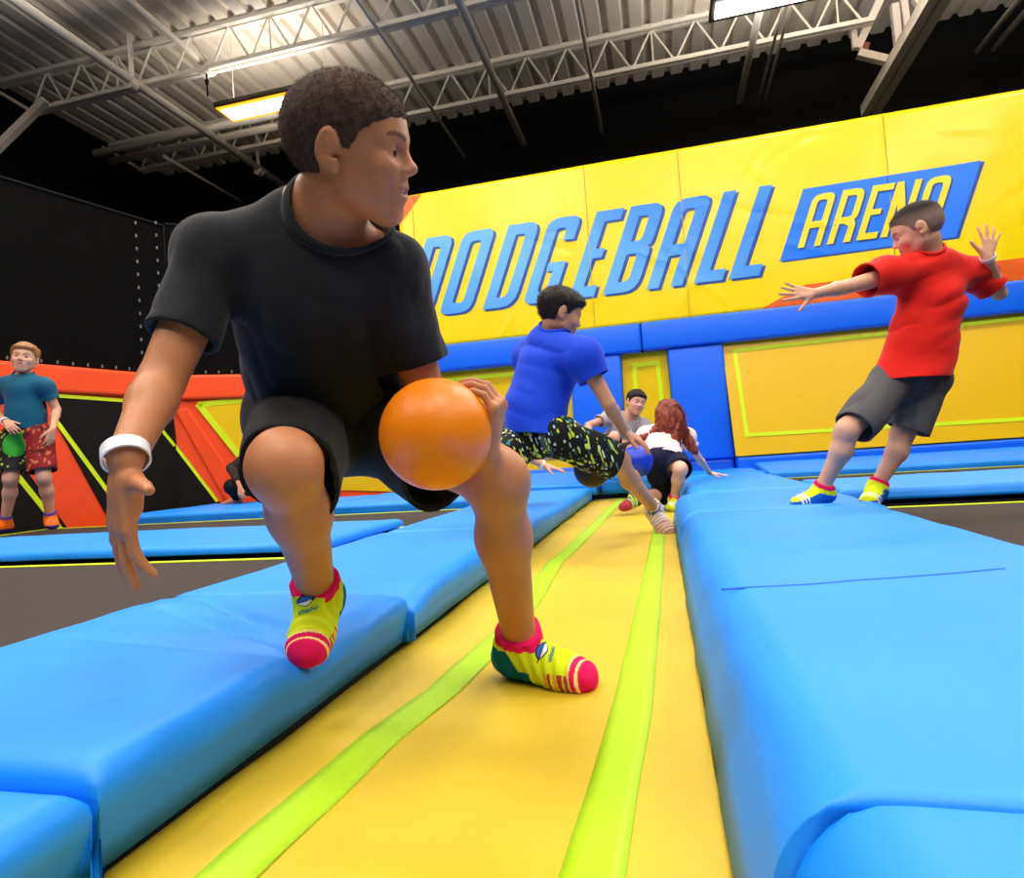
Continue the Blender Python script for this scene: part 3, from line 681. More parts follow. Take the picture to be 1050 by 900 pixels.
def rotv(v, axis, ang):
    a = nrm(axis); c, s = math.cos(ang), math.sin(ang); v = np.asarray(v, float); return v*c+np.cross(a, v)*s+a*(a@v)*(1-c)

# ---- head: local unit = chin-to-crown height, x right, y forward, z up
class Head:
    def __init__(s, c, R, H, jaw=1.0, wide=1.0, smile=0): s.c = np.asarray(c, float); s.R = R; s.H = H; s.jaw = jaw; s.wide = wide; s.smile = smile
    def P(s, x, y, z): return s.c+s.H*(s.R.T@V3(x*s.wide, y, z))
    def L(s, X): q = (X-s.c)@s.R.T/s.H; q[:, 0] /= s.wide; return q
    def E(s, x, y, z, a, b, c, tilt=0):
        R = s.R
        if tilt: R = np.array([R[0], rotv(R[1], R[0], tilt), rotv(R[2], R[0], tilt)])
        return el(s.P(x, y, z), R, V3(a*s.wide, b, c)*s.H)
    def C(s, a, b, ra, rb): return rc(s.P(*a), s.P(*b), ra*s.H, rb*s.H)
    def ops(s, mouth_open=0):
        H = s.H; o = []
        A = lambda p, k: o.append(('+', p, k*H)); B = lambda p, k: o.append(('-', p, k*H))
        A(s.E(0, -.055, .125, .335, .43, .365), 0); A(s.E(0, .10, -.08, .285, .275, .34), .10)
        A(s.E(0, .14, -.23, .215*s.jaw, .19, .19), .08); A(s.E(0, .245, -.40, .075, .065, .065), .10)
        for q in (-1, 1):
            A(s.C((q*.225*s.jaw, .02, -.22), (q*.07, .24, -.40), .075, .07), .09)
            A(s.E(q*.17, .255, -.10, .10, .085, .085), .09)                       # cheek
            A(s.C((q*.05, .345, .075), (q*.20, .275, .085), .040, .035), .05)     # brow ridge
        A(s.E(0, .22, .16, .24, .135, .17), .08)                                   # forehead
        for q in (-1, 1): B(s.E(q*.135, .375, .005, .082, .055, .055), .05)         # eye sockets
        A(s.E(0, .285, -.245, .13, .09, .10), .06)                                 # muzzle
        A(s.C((0, .345, .03), (0, .405, -.085), .030, .038), .045); A(s.E(0, .412, -.100, .050, .048, .042), .03)
        for q in (-1, 1): A(s.E(q*.048, .385, -.118, .034, .04, .030), .02)
        for q in (-1, 1): B(s.E(q*.026, .415, -.147, .014, .02, .014), .012)
        # lids
        for q in (-1, 1):
            A(s.E(q*.135, .297, .006, .068, .055, .052), .02)
            B(s.E(q*.135, .350, -.002, .054, .026, .020), .010)
        # lips
        g = .014+mouth_open
        A(s.E(0, .352, -.222, .088, .034, .020), .02); A(s.E(0, .342, -.262-mouth_open, .076, .036, .024), .02)
        B(s.E(0, .385, -.241-mouth_open*.5, .085, .05, .006+mouth_open*.6), .012)
        for q in (-1, 1): B(s.E(q*.092, .325, -.238+s.smile, .014, .03, .010), .015)
        # ears
        for q in (-1, 1):
            Re = s.R
            A(s.E(q*.352, -.048, .0, .030, .088, .130, -.15), .02); A(s.E(q*.335, -.02, -.10, .03, .045, .05), .02)
            B(s.E(q*.392, -.035, .018, .040, .055, .092, -.15), .018); B(s.E(q*.365, .0, -.025, .035, .030, .035), .012); A(s.E(q*.362, -.032, .02, .012, .026, .055, -.15), .012)
        return o
    def col(s, skin, lip=(176, 92, 84), brow=(52, 36, 28), lo=.12):
        sk, lp, br = c_lin(skin), c_lin(lip), c_lin(brow)
        def f(v, base):
            q = s.L(v.copy()); x = np.abs(q[:, 0]); y, z = q[:, 1], q[:, 2]
            m = (y > .27) & (x < .098) & (z < -.200+.3*0) & (z > -.292) & (((x/.098)**2+((z+.243)/.045)**2) < 1); base[m] = base[m]*.35+lp*.65
            bz = .085+.03*np.sin(np.clip((x-.05)/.18, 0, 1)*math.pi*.8); m = (y > .18) & (x > .045) & (x < .225) & (np.abs(z-bz) < .019*(1.25-x/.3)); base[m] = base[m]*.25+br*.75
            return base
        return f
    def eyes(s, parent, iris=(60, 36, 20)):
        for q in (-1, 1):
            h = .047*s.H
            c = s.P(q*.135, .303, -.002); gaze = s.R.T@nrm(V3(0, 1, 0)); u = 14; w = 10; V = []; C_ = []
            Rr = frame(gaze, s.R[2])
            for i in range(w+1):
                th = math.pi*i/w
                for j in range(u):
                    ph = 2*math.pi*j/u; d = V3(math.sin(th)*math.cos(ph), math.cos(th), math.sin(th)*math.sin(ph)); V.append(c+h*(Rr.T@d))
                    C_.append(c_lin((12, 8, 8)) if th < .40 else c_lin(iris) if th < .80 else c_lin((196, 186, 178)))
            Fq = [(i*u+j, i*u+(j+1) % u, (i+1)*u+(j+1) % u, (i+1)*u+j) for i in range(w) for j in range(u)]
            link_mesh('eye', V, Fq, mat('eye_surface', (230, 225, 220), .15, .6, attr=True), parent, None, True, np.array(C_))

def hair_cap(hd, hline, thick, rough=.004, freq=90, seed=0, part=None, extra=None, lock=0, lockf=22):
    """hair as a layer on the scalp; hline(y)->z of the hairline in head units; thick(y,z,x) in head units"""
    base = [('+', hd.E(0, -.055, .125, .335, .43, .365), 0), ('+', hd.E(0, .22, .16, .24, .135, .17), .08*hd.H), ('+', hd.E(0, .10, -.08, .285, .275, .34), .10*hd.H)]
    if extra: base += extra
    ys = [p[0] for p in hline]; zs = [p[1] for p in hline]
    def fn(X):
        v = field(base, X); q = hd.L(X.copy()); m = np.abs(v) < .16*hd.H
        out = v.copy()
        if m.any():
            qq = q[m]; t = thick(qq)*hd.H
            nz = rough*vnoise(qq*freq, seed)+rough*vnoise(qq*freq*.45, seed+1)
            if lock: nz = nz+lock*vnoise(qq*V3(lockf, lockf*.35, lockf*.35)+vnoise(qq*6, seed+5)[:, None]*.6, seed+4)
            edge = np.interp(qq[:, 1], ys, zs)+.012*vnoise(qq*30, seed+2)
            cut = (edge-qq[:, 2])*hd.H*.75; fade = np.clip((qq[:, 2]-edge)/.09, 0, 1)
            out[m] = np.maximum(v[m]-t*(.25+.75*fade)-nz*hd.H*fade, cut)
        return out
    lo = hd.c-hd.H*.72; hi = hd.c+hd.H*.72
    return fn, lo, hi

# ---- hand: returns prims; wrist W, fwd direction of palm, palm normal (towards the palm side), thumb side sign
def hand_ops(W, fwd, pn, L, side, curl=(.3, .3, .3, .3), spread=.12, thumb=(.7, .3), thumb_up=.3, bend=None, k=.006, fat=1.0):
    """L = hand length; side=+1: thumb lies along cross(fwd, pn), -1 opposite. curl: radians per joint"""
    y = nrm(fwd); n = np.asarray(pn, float); n = nrm(n-y*(n@y)); x = np.cross(y, n)*side; o = []; W = np.asarray(W, float); s = L/.18*fat
    palmL = L*.50; kn = []
    w = [.40, .14, -.12, -.36]; fl = [.40, .45, .42, .33]; fr = [.0088, .0090, .0085, .0072]
    o.append(('+', rc(W-y*L*.02, W+y*palmL*.35, .0185*s, .023*s, n, .72), .01*s))
    for i in range(4):
        kp = W+y*palmL*(1.0-.06*abs(i-1))+x*w[i]*L*.42; kn.append(kp)
        o.append(('+', rc(W+y*palmL*.18+x*w[i]*L*.20, kp, .0125*s, .0105*s), .012*s))
    o.append(('+', rc(W+y*palmL*.25+x*L*.10+n*.004*s, W+y*palmL*.6+x*L*.13+n*.006*s, .014*s, .012*s), .012*s))
    for i in range(4):
        a = spread*(1.5-i)/1.5; d = nrm(y*math.cos(a)+x*math.sin(a)); ax = np.cross(d, n); p = kn[i]; c = curl[i]; cc = (c*.75, c*1.1, c*.8) if not hasattr(c, '__len__') else c
        segs = [fl[i]*L*.46, fl[i]*L*.31, fl[i]*L*.25]; r = fr[i]*s
        for j in range(3):
            d = rotv(d, ax, cc[j]); q = p+d*segs[j]; o.append(('+', rc(p, q, r*(1-.07*j), r*(1-.07*(j+1))), .004*s)); p = q
    td = nrm(y*math.cos(thumb[0])+x*math.sin(thumb[0])+n*thumb_up); p = W+y*palmL*.22+x*L*.11+n*.004*s
    q = p+td*L*.20; o.append(('+', rc(p, q, .0155*s, .0108*s), .012*s)); ax = np.cross(td, np.cross(td, x)); td2 = nrm(td+y*thumb[1]); p = q; q = p+td2*L*.17; o.append(('+', rc(p, q, .0105*s, .0092*s), .005*s))
    td3 = nrm(td2+y*thumb[1]*.6); p = q; q = p+td3*L*.13; o.append(('+', rc(p, q, .0092*s, .0078*s), .004*s))
    return o
def foot_ops(ank, fwd, up, L, infl=0.0, side=1):
    """ank = ankle joint, sole is L*.30 below along up"""
    y = nrm(fwd); z = np.asarray(up, float); z = nrm(z-y*(z@y)); x = np.cross(y, z)*side; P = lambda a, b, c: np.asarray(ank)+L*(x*a+y*b+z*c)
    i = infl; o = []
    o.append(('+', rc(P(0, -.12, -.165), P(0, -.05, -.10), .125*L+i, .13*L+i), 0)); o.append(('+', rc(P(0, -.03, -.05), P(.01, .30, -.175), .135*L+i, .115*L+i), .03))
    o.append(('+', rc(P(0, -.08, -.19), P(.05, .42, -.225), .10*L+i, .075*L+i), .03)); o.append(('+', rc(P(-.02, .0, -.20), P(-.10, .38, -.23), .09*L+i, .065*L+i), .03))
    o.append(('+', rc(P(.0, .25, -.19), P(.02, .52, -.22), .13*L+i, .095*L+i, z, .75), .03))
    tw = [(.11, .60, .062), (.045, .63, .05), (-.01, .61, .046), (-.06, .575, .043), (-.105, .535, .04)]
    for a, b, r in tw: o.append(('+', rc(P(a*.8, .42, -.23), P(a, b, -.30+r+.005), r*L+i, r*L+i), .012 if i == 0 else .03))
    return o, (x, y, z)

def camv(x, y, z): return CM @ V3(x, y, z)          # direction given along the lens axes (right, up, towards the viewer)
class Figure:
    """joints in world space; s scales the girths"""
    def __init__(f, **k): f.__dict__.update(k); f.h = getattr(f, 'h', .004)
    def torso(f, i=0.0):
        s = f.s; fr = f.front; o = []
        o.append(('+', rc(f.pelvis, f.belly, .118*s+i, .108*s+i, fr, .76), 0)); o.append(('+', rc(f.belly, f.chest, .108*s+i, .122*s+i, fr, .76), .05))
        o.append(('+', rc(f.shR, f.shL, .048*s+i, .048*s+i), .05)); o.append(('+', rc(f.chest, f.neck, .10*s+i, .050*s+i, fr, .75), .04))
        for sh in (f.shR, f.shL): o.append(('+', rc(lerp(f.neck, f.chest, .1), sh, .045*s+i, .044*s+i), .04))
        o.append(('+', rc(f.hipR, f.hipL, .082*s+i, .082*s+i), .04))
        return o
    def ops(f):
        s = f.s; o = f.torso(); n0 = f.neck; n1 = f.head.P(0, -.13, -.20)
        o.append(('+', rc(lerp(n0, n1, -.15), n1, .051*s, .048*s), .035))
        for sh, el_, wr in ((f.shR, f.elR, f.wrR), (f.shL, f.elL, f.wrL)):
            o.append(('+', rc(sh, el_, .043*s, .031*s), .03)); o.append(('+', rc(el_, lerp(el_, wr, .30), .029*s, .030*s), .012)); o.append(('+', rc(lerp(el_, wr, .25), wr, .030*s, .0212*s, getattr(f, 'wflat', None), .85), .015))
        for q, (hp, kn, an) in enumerate(((f.hipR, f.knR, f.anR), (f.hipL, f.knL, f.anL))):
            fw = f.kfR if q == 0 else f.kfL          # the way the knee points
            o.append(('+', rc(hp, kn, .080*s, .047*s), .05)); o.append(('+', rc(lerp(hp, kn, .93)+fw*.008*s, lerp(kn, an, .04)+fw*.012*s, .040*s, .038*s), .02))
            m = lerp(kn, an, .33)-fw*.012*s
            o.append(('+', rc(kn, m, .044*s, .0445*s), .03)); o.append(('+', rc(m, an, .0445*s, .0305*s), .03))
        for q in (f.fR, f.fL):
            if q: o += [(a, b, max(c, .012)) for a, b, c in foot_ops(*q)[0]]
        o += f.head.ops(getattr(f, 'mouth', 0))
        for q in f.hands: o += q
        return o
    def build(f, label, cat='person', loc=None, skin=(190, 128, 92), group=None, lip=(176, 92, 84), brow=(40, 28, 22), iris=(50, 30, 18), skin_mat='skin'):
        o = f.ops(); lo, hi = bounds(o, .012); base = c_lin(skin); hc = f.head.col(skin, lip, brow)
        def colf(v):
            b = np.tile(base, (len(v), 1)); m = np.linalg.norm(v-f.head.c, axis=1) < f.head.H*.75
            if m.any(): b[m] = hc(v[m], b[m])
            return b
        mm = mat(skin_mat, (255, 255, 255), .5, .4, .04, 180, .06, 14, sss=.08, attr=True)
        f.loc = np.asarray(loc, float); f.body = sdf_obj('person', lambda X: field(o, X), lo, hi, f.h, mm, None, f.loc, colf, 2)
        tag(f.body, label, cat, group); f.head.eyes(f.body, iris); return f.body
    def cloth(f, name, ops, material, h=None, cuts=(), t=.008, wr=(), colf=None, parent=None, solid=False, post=(), it=2, ends=()):
        """garment: ops are its outer shape; wr = [(amp, freq vector, seed)]; cuts = half-spaces removed; post = extra prims removed (neck hole)"""
        lo, hi = bounds(ops, .02)
        def fn(X):
            v = field(ops, X); m = np.abs(v) < .05
            if m.any():
                for amp, fq, sd in wr:
                    P = X[m]; P = P@np.asarray(fq).T if np.ndim(fq) == 2 else P*np.asarray(fq)
                    nv = vnoise(P, sd); v[m] += amp*(1-2*np.abs(nv)*1.2)
            if not solid: v = np.maximum(v, -(v+t))
            for c, n in cuts: v = np.maximum(v, (X-np.asarray(c))@nrm(n))
            for pr in post: v = np.maximum(v, -pr.d(X))
            for e, d, b, r in ends:
                q = X-e; ta = q@d; near = (ta > 0) & (ta < .2) & (np.linalg.norm(q-ta[:, None]*d, axis=1) < r); v = np.where(near, np.maximum(v, np.minimum(ta, .03)), v)
            return v
        return sdf_obj(name, fn, lo, hi, h or f.h, material, parent or f.body, None, colf, it)
    def hair(f, hline, thick, material, rough=.006, freq=70, seed=0, h=None, extra=None, lock=0, lockf=22, name='hair', strands=0, sl=.006, sw=.0006, flow=(0, -.6, -.5), lift=.6, colf=None):
        fn, lo, hi = hair_cap(f.head, hline, thick, rough, freq, seed, None, extra, lock, lockf); hd = f.head
        v, fc = mesh_sdf(fn, lo, hi, h or f.h*.7); v = relax(v, fc, 1); faces = fc.tolist()
        if strands:
            p = v[fc]; nn = np.cross(p[:, 1]-p[:, 0], p[:, 2]-p[:, 0])+np.cross(p[:, 2]-p[:, 0], p[:, 3]-p[:, 0]); ar = np.linalg.norm(nn, axis=1)+1e-12; nn /= ar[:, None]
            pick = rng.choice(len(fc), strands, p=ar/ar.sum()); w = rng.random((strands, 4)); w /= w.sum(1, keepdims=True)
            b = (p[pick]*w[:, :, None]).sum(1); n_ = nn[pick]; fl = np.tile(hd.R.T@V3(*flow), (strands, 1))+.35*rng.normal(size=(strands, 3)); fl -= n_*np.einsum('ij,ij->i', fl, n_)[:, None]
            d = n_*lift+fl*(1-lift*.5); d /= np.linalg.norm(d, axis=1)[:, None]; L = sl*(.6+.8*rng.random(strands))[:, None]
            sd = np.cross(d, n_+1e-3); sd /= np.linalg.norm(sd, axis=1)[:, None]+1e-9; n0 = len(v)
            v = np.concatenate([v, np.stack([b-sd*sw-n_*.0008, b+sd*sw-n_*.0008, b+d*L], 1).reshape(-1, 3)]); faces += [[n0+3*i, n0+3*i+1, n0+3*i+2] for i in range(strands)]
        return link_mesh(name, v, faces, material, f.body, None, True, colf(hd.L(v.copy())) if colf else None)
    def band(f, wr, axis, r, w, label, rgb=(240, 240, 240), name='wristband'):
        a = nrm(axis); u = nrm(np.cross(a, V3(.3, .2, .9))); v = np.cross(a, u); V = []; n = 36
        prof = [(r, -w/2), (r+.0025, -w/2), (r+.0025, w/2), (r, w/2)]
        for i in range(n):
            t = 2*math.pi*i/n
            for p, q in prof: V.append(np.asarray(wr)+a*q+(u*math.cos(t)+v*math.sin(t))*p)
        Fq = [(i*4+j, i*4+(j+1) % 4, ((i+1) % n)*4+(j+1) % 4, ((i+1) % n)*4+j) for i in range(n) for j in range(4)]
        o = link_mesh(name, V, Fq, mat('band_'+'_'.join(map(str, rgb)), rgb, .4, .5), f.body, None, False); o['label'] = label; return o
    def sock(f, q, cuff, bands, name='sock', infl=.004, h=None, wrinkle=.0012):
        """q = foot tuple; cuff = (height above ankle along the shin, shin direction); bands(local coords in L) -> colour"""
        ank, fwd, up, L, _, side = q; o, (x, y, z) = foot_ops(ank, fwd, up, L, infl, side); sh = nrm(cuff[1]); rr = cuff[2]
        o = o+[('+', rc(np.asarray(ank)-sh*.02, np.asarray(ank)+sh*(cuff[0]+.03), rr, rr*1.08), .025)]
        lo, hi = bounds(o, .03)
        def fn(X):
            v = field(o, X); l = (X-np.asarray(ank)); v = v+wrinkle*np.sin((l@y)/L*60+(l@z)/L*25)*(np.abs(v) < .03)
            return np.maximum(v, (l@sh)-cuff[0])
        def colf(v):
            l = v-np.asarray(ank); return bands((l@x)/L, (l@y)/L, (l@z)/L, (l@sh)-cuff[0])
        return sdf_obj(name, fn, lo, hi, h or f.h*.7, mat('knit_sock', (255, 255, 255), .85, .2, .25, 400, attr=True), f.body, None, colf, 2)
def sock_bands(style):
    P = {k: c_lin(c) for k, c in dict(lime=(214, 228, 20), pink=(232, 16, 92), teal=(0, 104, 136), org=(238, 160, 50), blue=(0, 92, 190), mar=(176, 60, 70), pale=(250, 226, 130), white=(238, 236, 230), orange=(240, 110, 20), purple=(70, 60, 150)).items()}
    def f(x, y, z, c):
        n = len(x); C = np.tile(P['lime'], (n, 1))
        if style == 'stripe':       # lime with pink cuff and toe, teal heel, striped front
            C[(y < .02-.55*(z+.12)) & (z < -.05)] = P['teal']; C[(z < -.225) & (y < .18)] = P['teal']
            s = y+.12*z
            for a, b, k in ((.30, .325, 'org'), (.34, .37, 'mar'), (.39, .415, 'org'), (.43, .475, 'mar'), (.49, .52, 'mar'), (.52, .54, 'pale'), (.54, .585, 'pink'), (.585, .61, 'pale'), (.61, 2, 'pink')):
                m = (s > a) & (s < b)
                if k in ('org', 'mar'): m &= (z < -.185)
                C[m] = P[k]
            C[(c > -.012) & (y < .24) & (z > -.06)] = P['pink']
        elif style == 'blue':       # blue foot, lime ankle, pink cuff, pale toe stripes
            C[(z < -.035-.22*np.clip(y, 0, 1)) & (c < -.030)] = P['blue']; C[(y > .08) & (y < .44) & (z > -.13) & (c < -.05)] = P['lime']
            for a in (.46, .53, .60): C[(y > a) & (y < a+.03)] = P['white']
            C[(c > -.016) & (y < .26) & (z > -.08)] = P['pink']
        elif style == 'orange':
            C[:] = P['orange']; C[c > -.014] = P['purple']; C[z < -.26] = P['purple']
        elif style == 'teal':
            C[(z < -.08) & (y < .15)] = P['teal']; C[y > .42] = P['mar']
            for a in (.22, .30, .38): C[(y > a) & (y < a+.04)] = P['teal']
            C[c > -.014] = P['pink']
        elif style == 'bare': C[:] = P['white']
        return C
    return f

def tee(f, material, fracs=(.6, .6), hem=.03, loose=.014, flare=0, wr=None, collar=True, nfwd=.012, hemn=None, h=None, seed=3, sr=(.052, .058), er=.016):
    s = f.s; sl = []; sc_ = []; i = loose
    for sh, el_, k in ((f.shR, f.elR, fracs[0]), (f.shL, f.elL, fracs[1])):
        e = lerp(sh, el_, k); sl.append(('+', rc(sh, lerp(sh, el_, k+.15), sr[0]*s+i*.5, sr[1]*s+i*.5), .03)); sc_.append((e, nrm(el_-sh), el_, sr[1]*s+i*.5+er))
    sp = nrm(f.neck-f.pelvis); hm = f.pelvis-sp*hem
    o = [('+', rc(hm-sp*.03, f.belly, .120*s+i+flare, .112*s+i, f.front, .80), 0), ('+', rc(f.belly, f.chest, .112*s+i, .120*s+i, f.front, .80), .05), ('+', rc(f.shR, f.shL, .046*s+i, .046*s+i), .05),
         ('+', rc(f.chest, f.neck, .10*s+i, .052*s+i, f.front, .8), .04)]+[('+', rc(lerp(f.neck, f.chest, .12), sh, .045*s+i, .045*s+i), .04) for sh in (f.shR, f.shL)]+sl
    c0 = f.neck-sp*.026*s+f.front*nfwd; c1 = f.head.P(0, -.05, -.28); nk = rc(c0, c1, .062*s, .07*s)
    if wr is None: wr = [(.006, V3(9, 9, 5), seed), (.003, V3(24, 24, 15), seed+1)]
    sh_ = f.cloth('t_shirt', o, material, h, [(hm, -sp if hemn is None else hemn)], .008, wr, post=[nk], ends=sc_)
    if collar:
        rib = rc(c0, c1, .074*s, .082*s)
        def cf(X): v = field(o, X); return np.maximum(np.maximum(np.abs(v-.0005)-.0045, rib.d(X)), -nk.d(X))
        sdf_obj('collar', cf, f.neck-.13, f.neck+.13, (h or f.h), material, sh_)
    return sh_
def trunks(f, material, fR=.85, fL=.85, r=(.092, .082), waist=.03, droop=.02, wr=None, colf=None, h=None, seed=8, name='shorts', flat=.82, nR=None, nL=None):
    s = f.s; sp = nrm(f.neck-f.pelvis); dn = V3(0, 0, -1); mid = (f.hipR+f.hipL)/2; ax = nrm(f.hipL-f.hipR)
    o = [('+', rc(f.hipR, f.hipL, .100*s, .100*s), 0), ('+', rc(f.pelvis, lerp(f.pelvis, f.belly, .6), .126*s, .120*s, f.front, flat), .04)]
    C = []
    for hp, kn, k in ((f.hipR, f.knR, fR), (f.hipL, f.knL, fL)):
        e = lerp(hp, kn, k); o.append(('+', rc(hp, lerp(hp, kn, k+.06)+dn*droop, r[0]*s, r[1]*s), .02)); C.append((e, nrm(kn-hp)))
    if nR is not None: C[0] = (C[0][0], nrm(nR))
    if nL is not None: C[1] = (C[1][0], nrm(nL))
    top = lerp(f.pelvis, f.belly, .55); lo, hi = bounds(o, .02)
    for k, (hp, kn) in enumerate(((f.hipR, f.knR), (f.hipL, f.knL))): C[k] = (C[k][0], C[k][1], hp, kn)
    def seg(X, a, b): ba = b-a; t = np.clip((X-a)@ba/(ba@ba), 0, 1); return np.linalg.norm(X-a-t[:, None]*ba, axis=1)
    def fn(X):
        v = field(o, X); m = np.abs(v) < .05
        for amp, fq, sd in (wr or [(.005, V3(11, 11, 7), seed)]): v[m] += amp*(1-2.4*np.abs(vnoise(X[m]*fq, sd)))
        v = np.maximum(v, -(v+.008))
        dR = seg(X, C[0][2], C[0][3]); dL = seg(X, C[1][2], C[1][3]); sR_ = dR < dL
        v = np.where(sR_, np.maximum(v, (X-C[0][0])@C[0][1]), np.maximum(v, (X-C[1][0])@C[1][1]))
        near = np.linalg.norm(X-top, axis=1) < .22*s
        return np.where(near, np.maximum(v, (X-top)@sp), v)
    return sdf_obj(name, fn, lo, hi, h or f.h, material, f.body, None, colf)
# ================================================================== the boy in black, close to the lens
BLK = mat('black_jersey', (30, 30, 33), .85, .25, .25, 420, .12, 30, sheen=.15)
BLKS = mat('black_shorts_cloth', (15, 15, 16), .8, .25, .2, 300, sheen=.08)
HAIRB = mat('dark_brown_hair', (58, 42, 34), .75, .15, .3, 260, rgb2=(88, 66, 52), vscale=120)
bb = Figure(s=1.0, h=.0028)
bb.head = Head(at(362, 156, .93), frame(camv(1, -.07, .09), camv(.06, 1, .40)), .212)
bb.neck = at(325, 226, 1.0); bb.chest = at(316, 298, 1.04); bb.belly = at(332, 372, 1.14); bb.pelvis = at(348, 415, 1.22)
bb.shR = at(222, 264, .985); bb.shL = at(397, 280, 1.04); bb.elR = at(165, 392, .90); bb.wrR = at(129, 470, .775); bb.elL = at(446, 430, 1.12); bb.wrL = at(497, 463, .955)
bb.hipR = at(312, 428, 1.21); bb.hipL = at(388, 428, 1.22); bb.knR = at(291, 478, .90); bb.anR = at(325, 605, 1.11); bb.knL = at(510, 491, 1.02); bb.anL = at(533, 655, 1.19)
bb.front = nrm(camv(.0, -.35, 1)); bb.kfR = nrm(camv(-.1, .2, 1)); bb.kfL = nrm(camv(.3, .25, 1))
bb.fR = (bb.anR, nrm(V3(.17, -.90, -.50)), V3(0, -.50, .90), .170, 0, -1)
fd = onz(604, 694, 0)-onz(522, 684, 0); fd[2] = 0
bb.fL = (bb.anL, nrm(nrm(fd)+V3(0, 0, -.04)), V3(0, 0, 1), .212, 0, 1)
BALLR = .0835; BALLC = at(447, 445, .932)
hR = hand_ops(bb.wrR+camv(-.001, -.012, .0), camv(-.06, -1, .02), camv(.62, 0, -.78), .156, 1, curl=(.30, .16, .14, .2), spread=.14, thumb=(1.62, .10), thumb_up=-.15)
gd = nrm(camv(.18, .95, .10))
hL = hand_ops(bb.wrL, camv(.26, .90, .12), camv(-.93, .30, -.2), .158, -1, curl=((1.0, .55, .4), (1.0, .55, .4), (.95, .6, .4), (.9, .6, .5)), spread=.16, thumb=(.9, .3), thumb_up=.5)
bb.hands = [hR, hL]; bb.mouth = .026; bb.head.smile = .014
bb.build('boy in a black T-shirt and black shorts crouching in front, gripping an orange ball', loc=(-.45, 1.2, 0), skin=(192, 124, 80))
bb.hair([(-.6, -.36), (-.40, -.35), (-.27, -.31), (-.16, -.20), (-.13, .04), (-.06, .135), (.0, .10), (.04, .01), (.085, .0), (.125, .05), (.17, .12), (.25, .165), (.33, .205), (.6, .24)],
        lambda q: .009+.012*np.clip((q[:, 2]-.05)/.3, 0, 1), HAIRB, .0025, 38, 1, .0024, strands=16000, sl=.0042, sw=.0004, lift=.75)
th_ = [('+', bb.head.E(0, .325, -.240, .074, .035, .017), 0)]
lo, hi = bounds(th_, .01); sdf_obj('teeth', lambda X: field(th_, X), lo, hi, .002, mat('tooth_enamel', (236, 228, 214), .3, .5), bb.body)
# T-shirt
sl = []; ends = []
for sh, el_, k, r0, r1 in ((bb.shR, bb.elR, .66, .058, .057), (bb.shL, bb.elL, .60, .060, .058)):
    e = lerp(sh, el_, k); sl.append(('+', rc(sh, lerp(sh, el_, k+.15), r0, r1), .03)); ends.append((e, nrm(el_-sh), el_, r1+.014))
to = [('+', rc(bb.pelvis-nrm(bb.neck-bb.pelvis)*.05, bb.belly, .155, .138, bb.front, .80), 0), ('+', rc(bb.belly, bb.chest, .138, .134, bb.front, .80), .05), ('+', rc(bb.shR, bb.shL, .058, .058), .05),
      ('+', rc(bb.chest, bb.neck, .112, .064, bb.front, .8), .04)]+[('+', rc(lerp(bb.neck, bb.chest, .12), sh, .056, .056), .04) for sh in (bb.shR, bb.shL)]+sl
sp = nrm(bb.neck-bb.pelvis)
nk = rc(bb.neck-sp*.030+bb.front*.014, bb.head.P(0, -.05, -.30), .066, .075)
hemc = bb.pelvis-sp*.06
shirt = bb.cloth('t_shirt', to, BLK, .003, [(hemc, -sp)], .008, [(.006, V3(9, 9, 5), 3), (.003, V3(22, 22, 14), 4)], post=[nk], ends=ends)
rib = rc(bb.neck-sp*.030+bb.front*.014, bb.head.P(0, -.05, -.30), .074, .083)
def collar_fn(X):
    v = field(to, X); return np.maximum(np.maximum(np.abs(v-.0005)-.0045, rib.d(X)), -nk.d(X))
lo, hi = bb.neck-.14, bb.neck+.14
sdf_obj('collar', collar_fn, lo, hi, .0019, BLK, shirt, None, None, 3)
# shorts
dn = nrm(camv(0, -1, .1)); thR = nrm(bb.knR-bb.hipR); thL = nrm(bb.knL-bb.hipL)
so = [('+', rc(bb.hipR+dn*.0, bb.hipL, .115, .115), 0), ('+', rc(bb.pelvis, bb.belly, .132, .126, bb.front, .82), .04),
      ('+', rc(bb.hipR, bb.knR+dn*.012+thR*.03, .098, .064), .03), ('+', rc(bb.hipR+dn*.02+camv(.02, 0, 0), lerp(bb.hipR, bb.knR, .88)+dn*.072+camv(.036, 0, 0), .07, .044), .035),
      ('+', rc(bb.hipL, bb.knL+dn*.02, .095, .084), .03), ('+', rc(bb.hipL+dn*.02, lerp(bb.hipL, bb.knL, .62)+dn*.075, .07, .045), .03)]
cR = bb.knR-thR*.022; cL = lerp(bb.hipL, bb.knL, .60)
def shorts_fn(X):
    v = field(so, X); m = np.abs(v) < .05
    v[m] += .005*(1-2.4*np.abs(vnoise(X[m]*V3(11, 11, 7), 8)))
    v = np.maximum(v, -(v+.008))
    sideR = ((X-(bb.hipR+bb.hipL)/2)@nrm(bb.hipL-bb.hipR)) < .02
    pR = (X-cR)@nrm(thR+camv(0, -.02, 0)); pL = (X-cL)@nrm(thL+camv(-.1, .1, 0))
    v = np.where(sideR, np.maximum(v, pR), np.maximum(v, pL))
    near = np.linalg.norm(X-bb.pelvis, axis=1) < .15
    return np.where(near, np.maximum(v, (X-lerp(bb.pelvis, bb.belly, .7))@sp), v)
lo, hi = bounds(so, .02); sdf_obj('shorts', shorts_fn, lo, hi, .003, BLKS, bb.body)
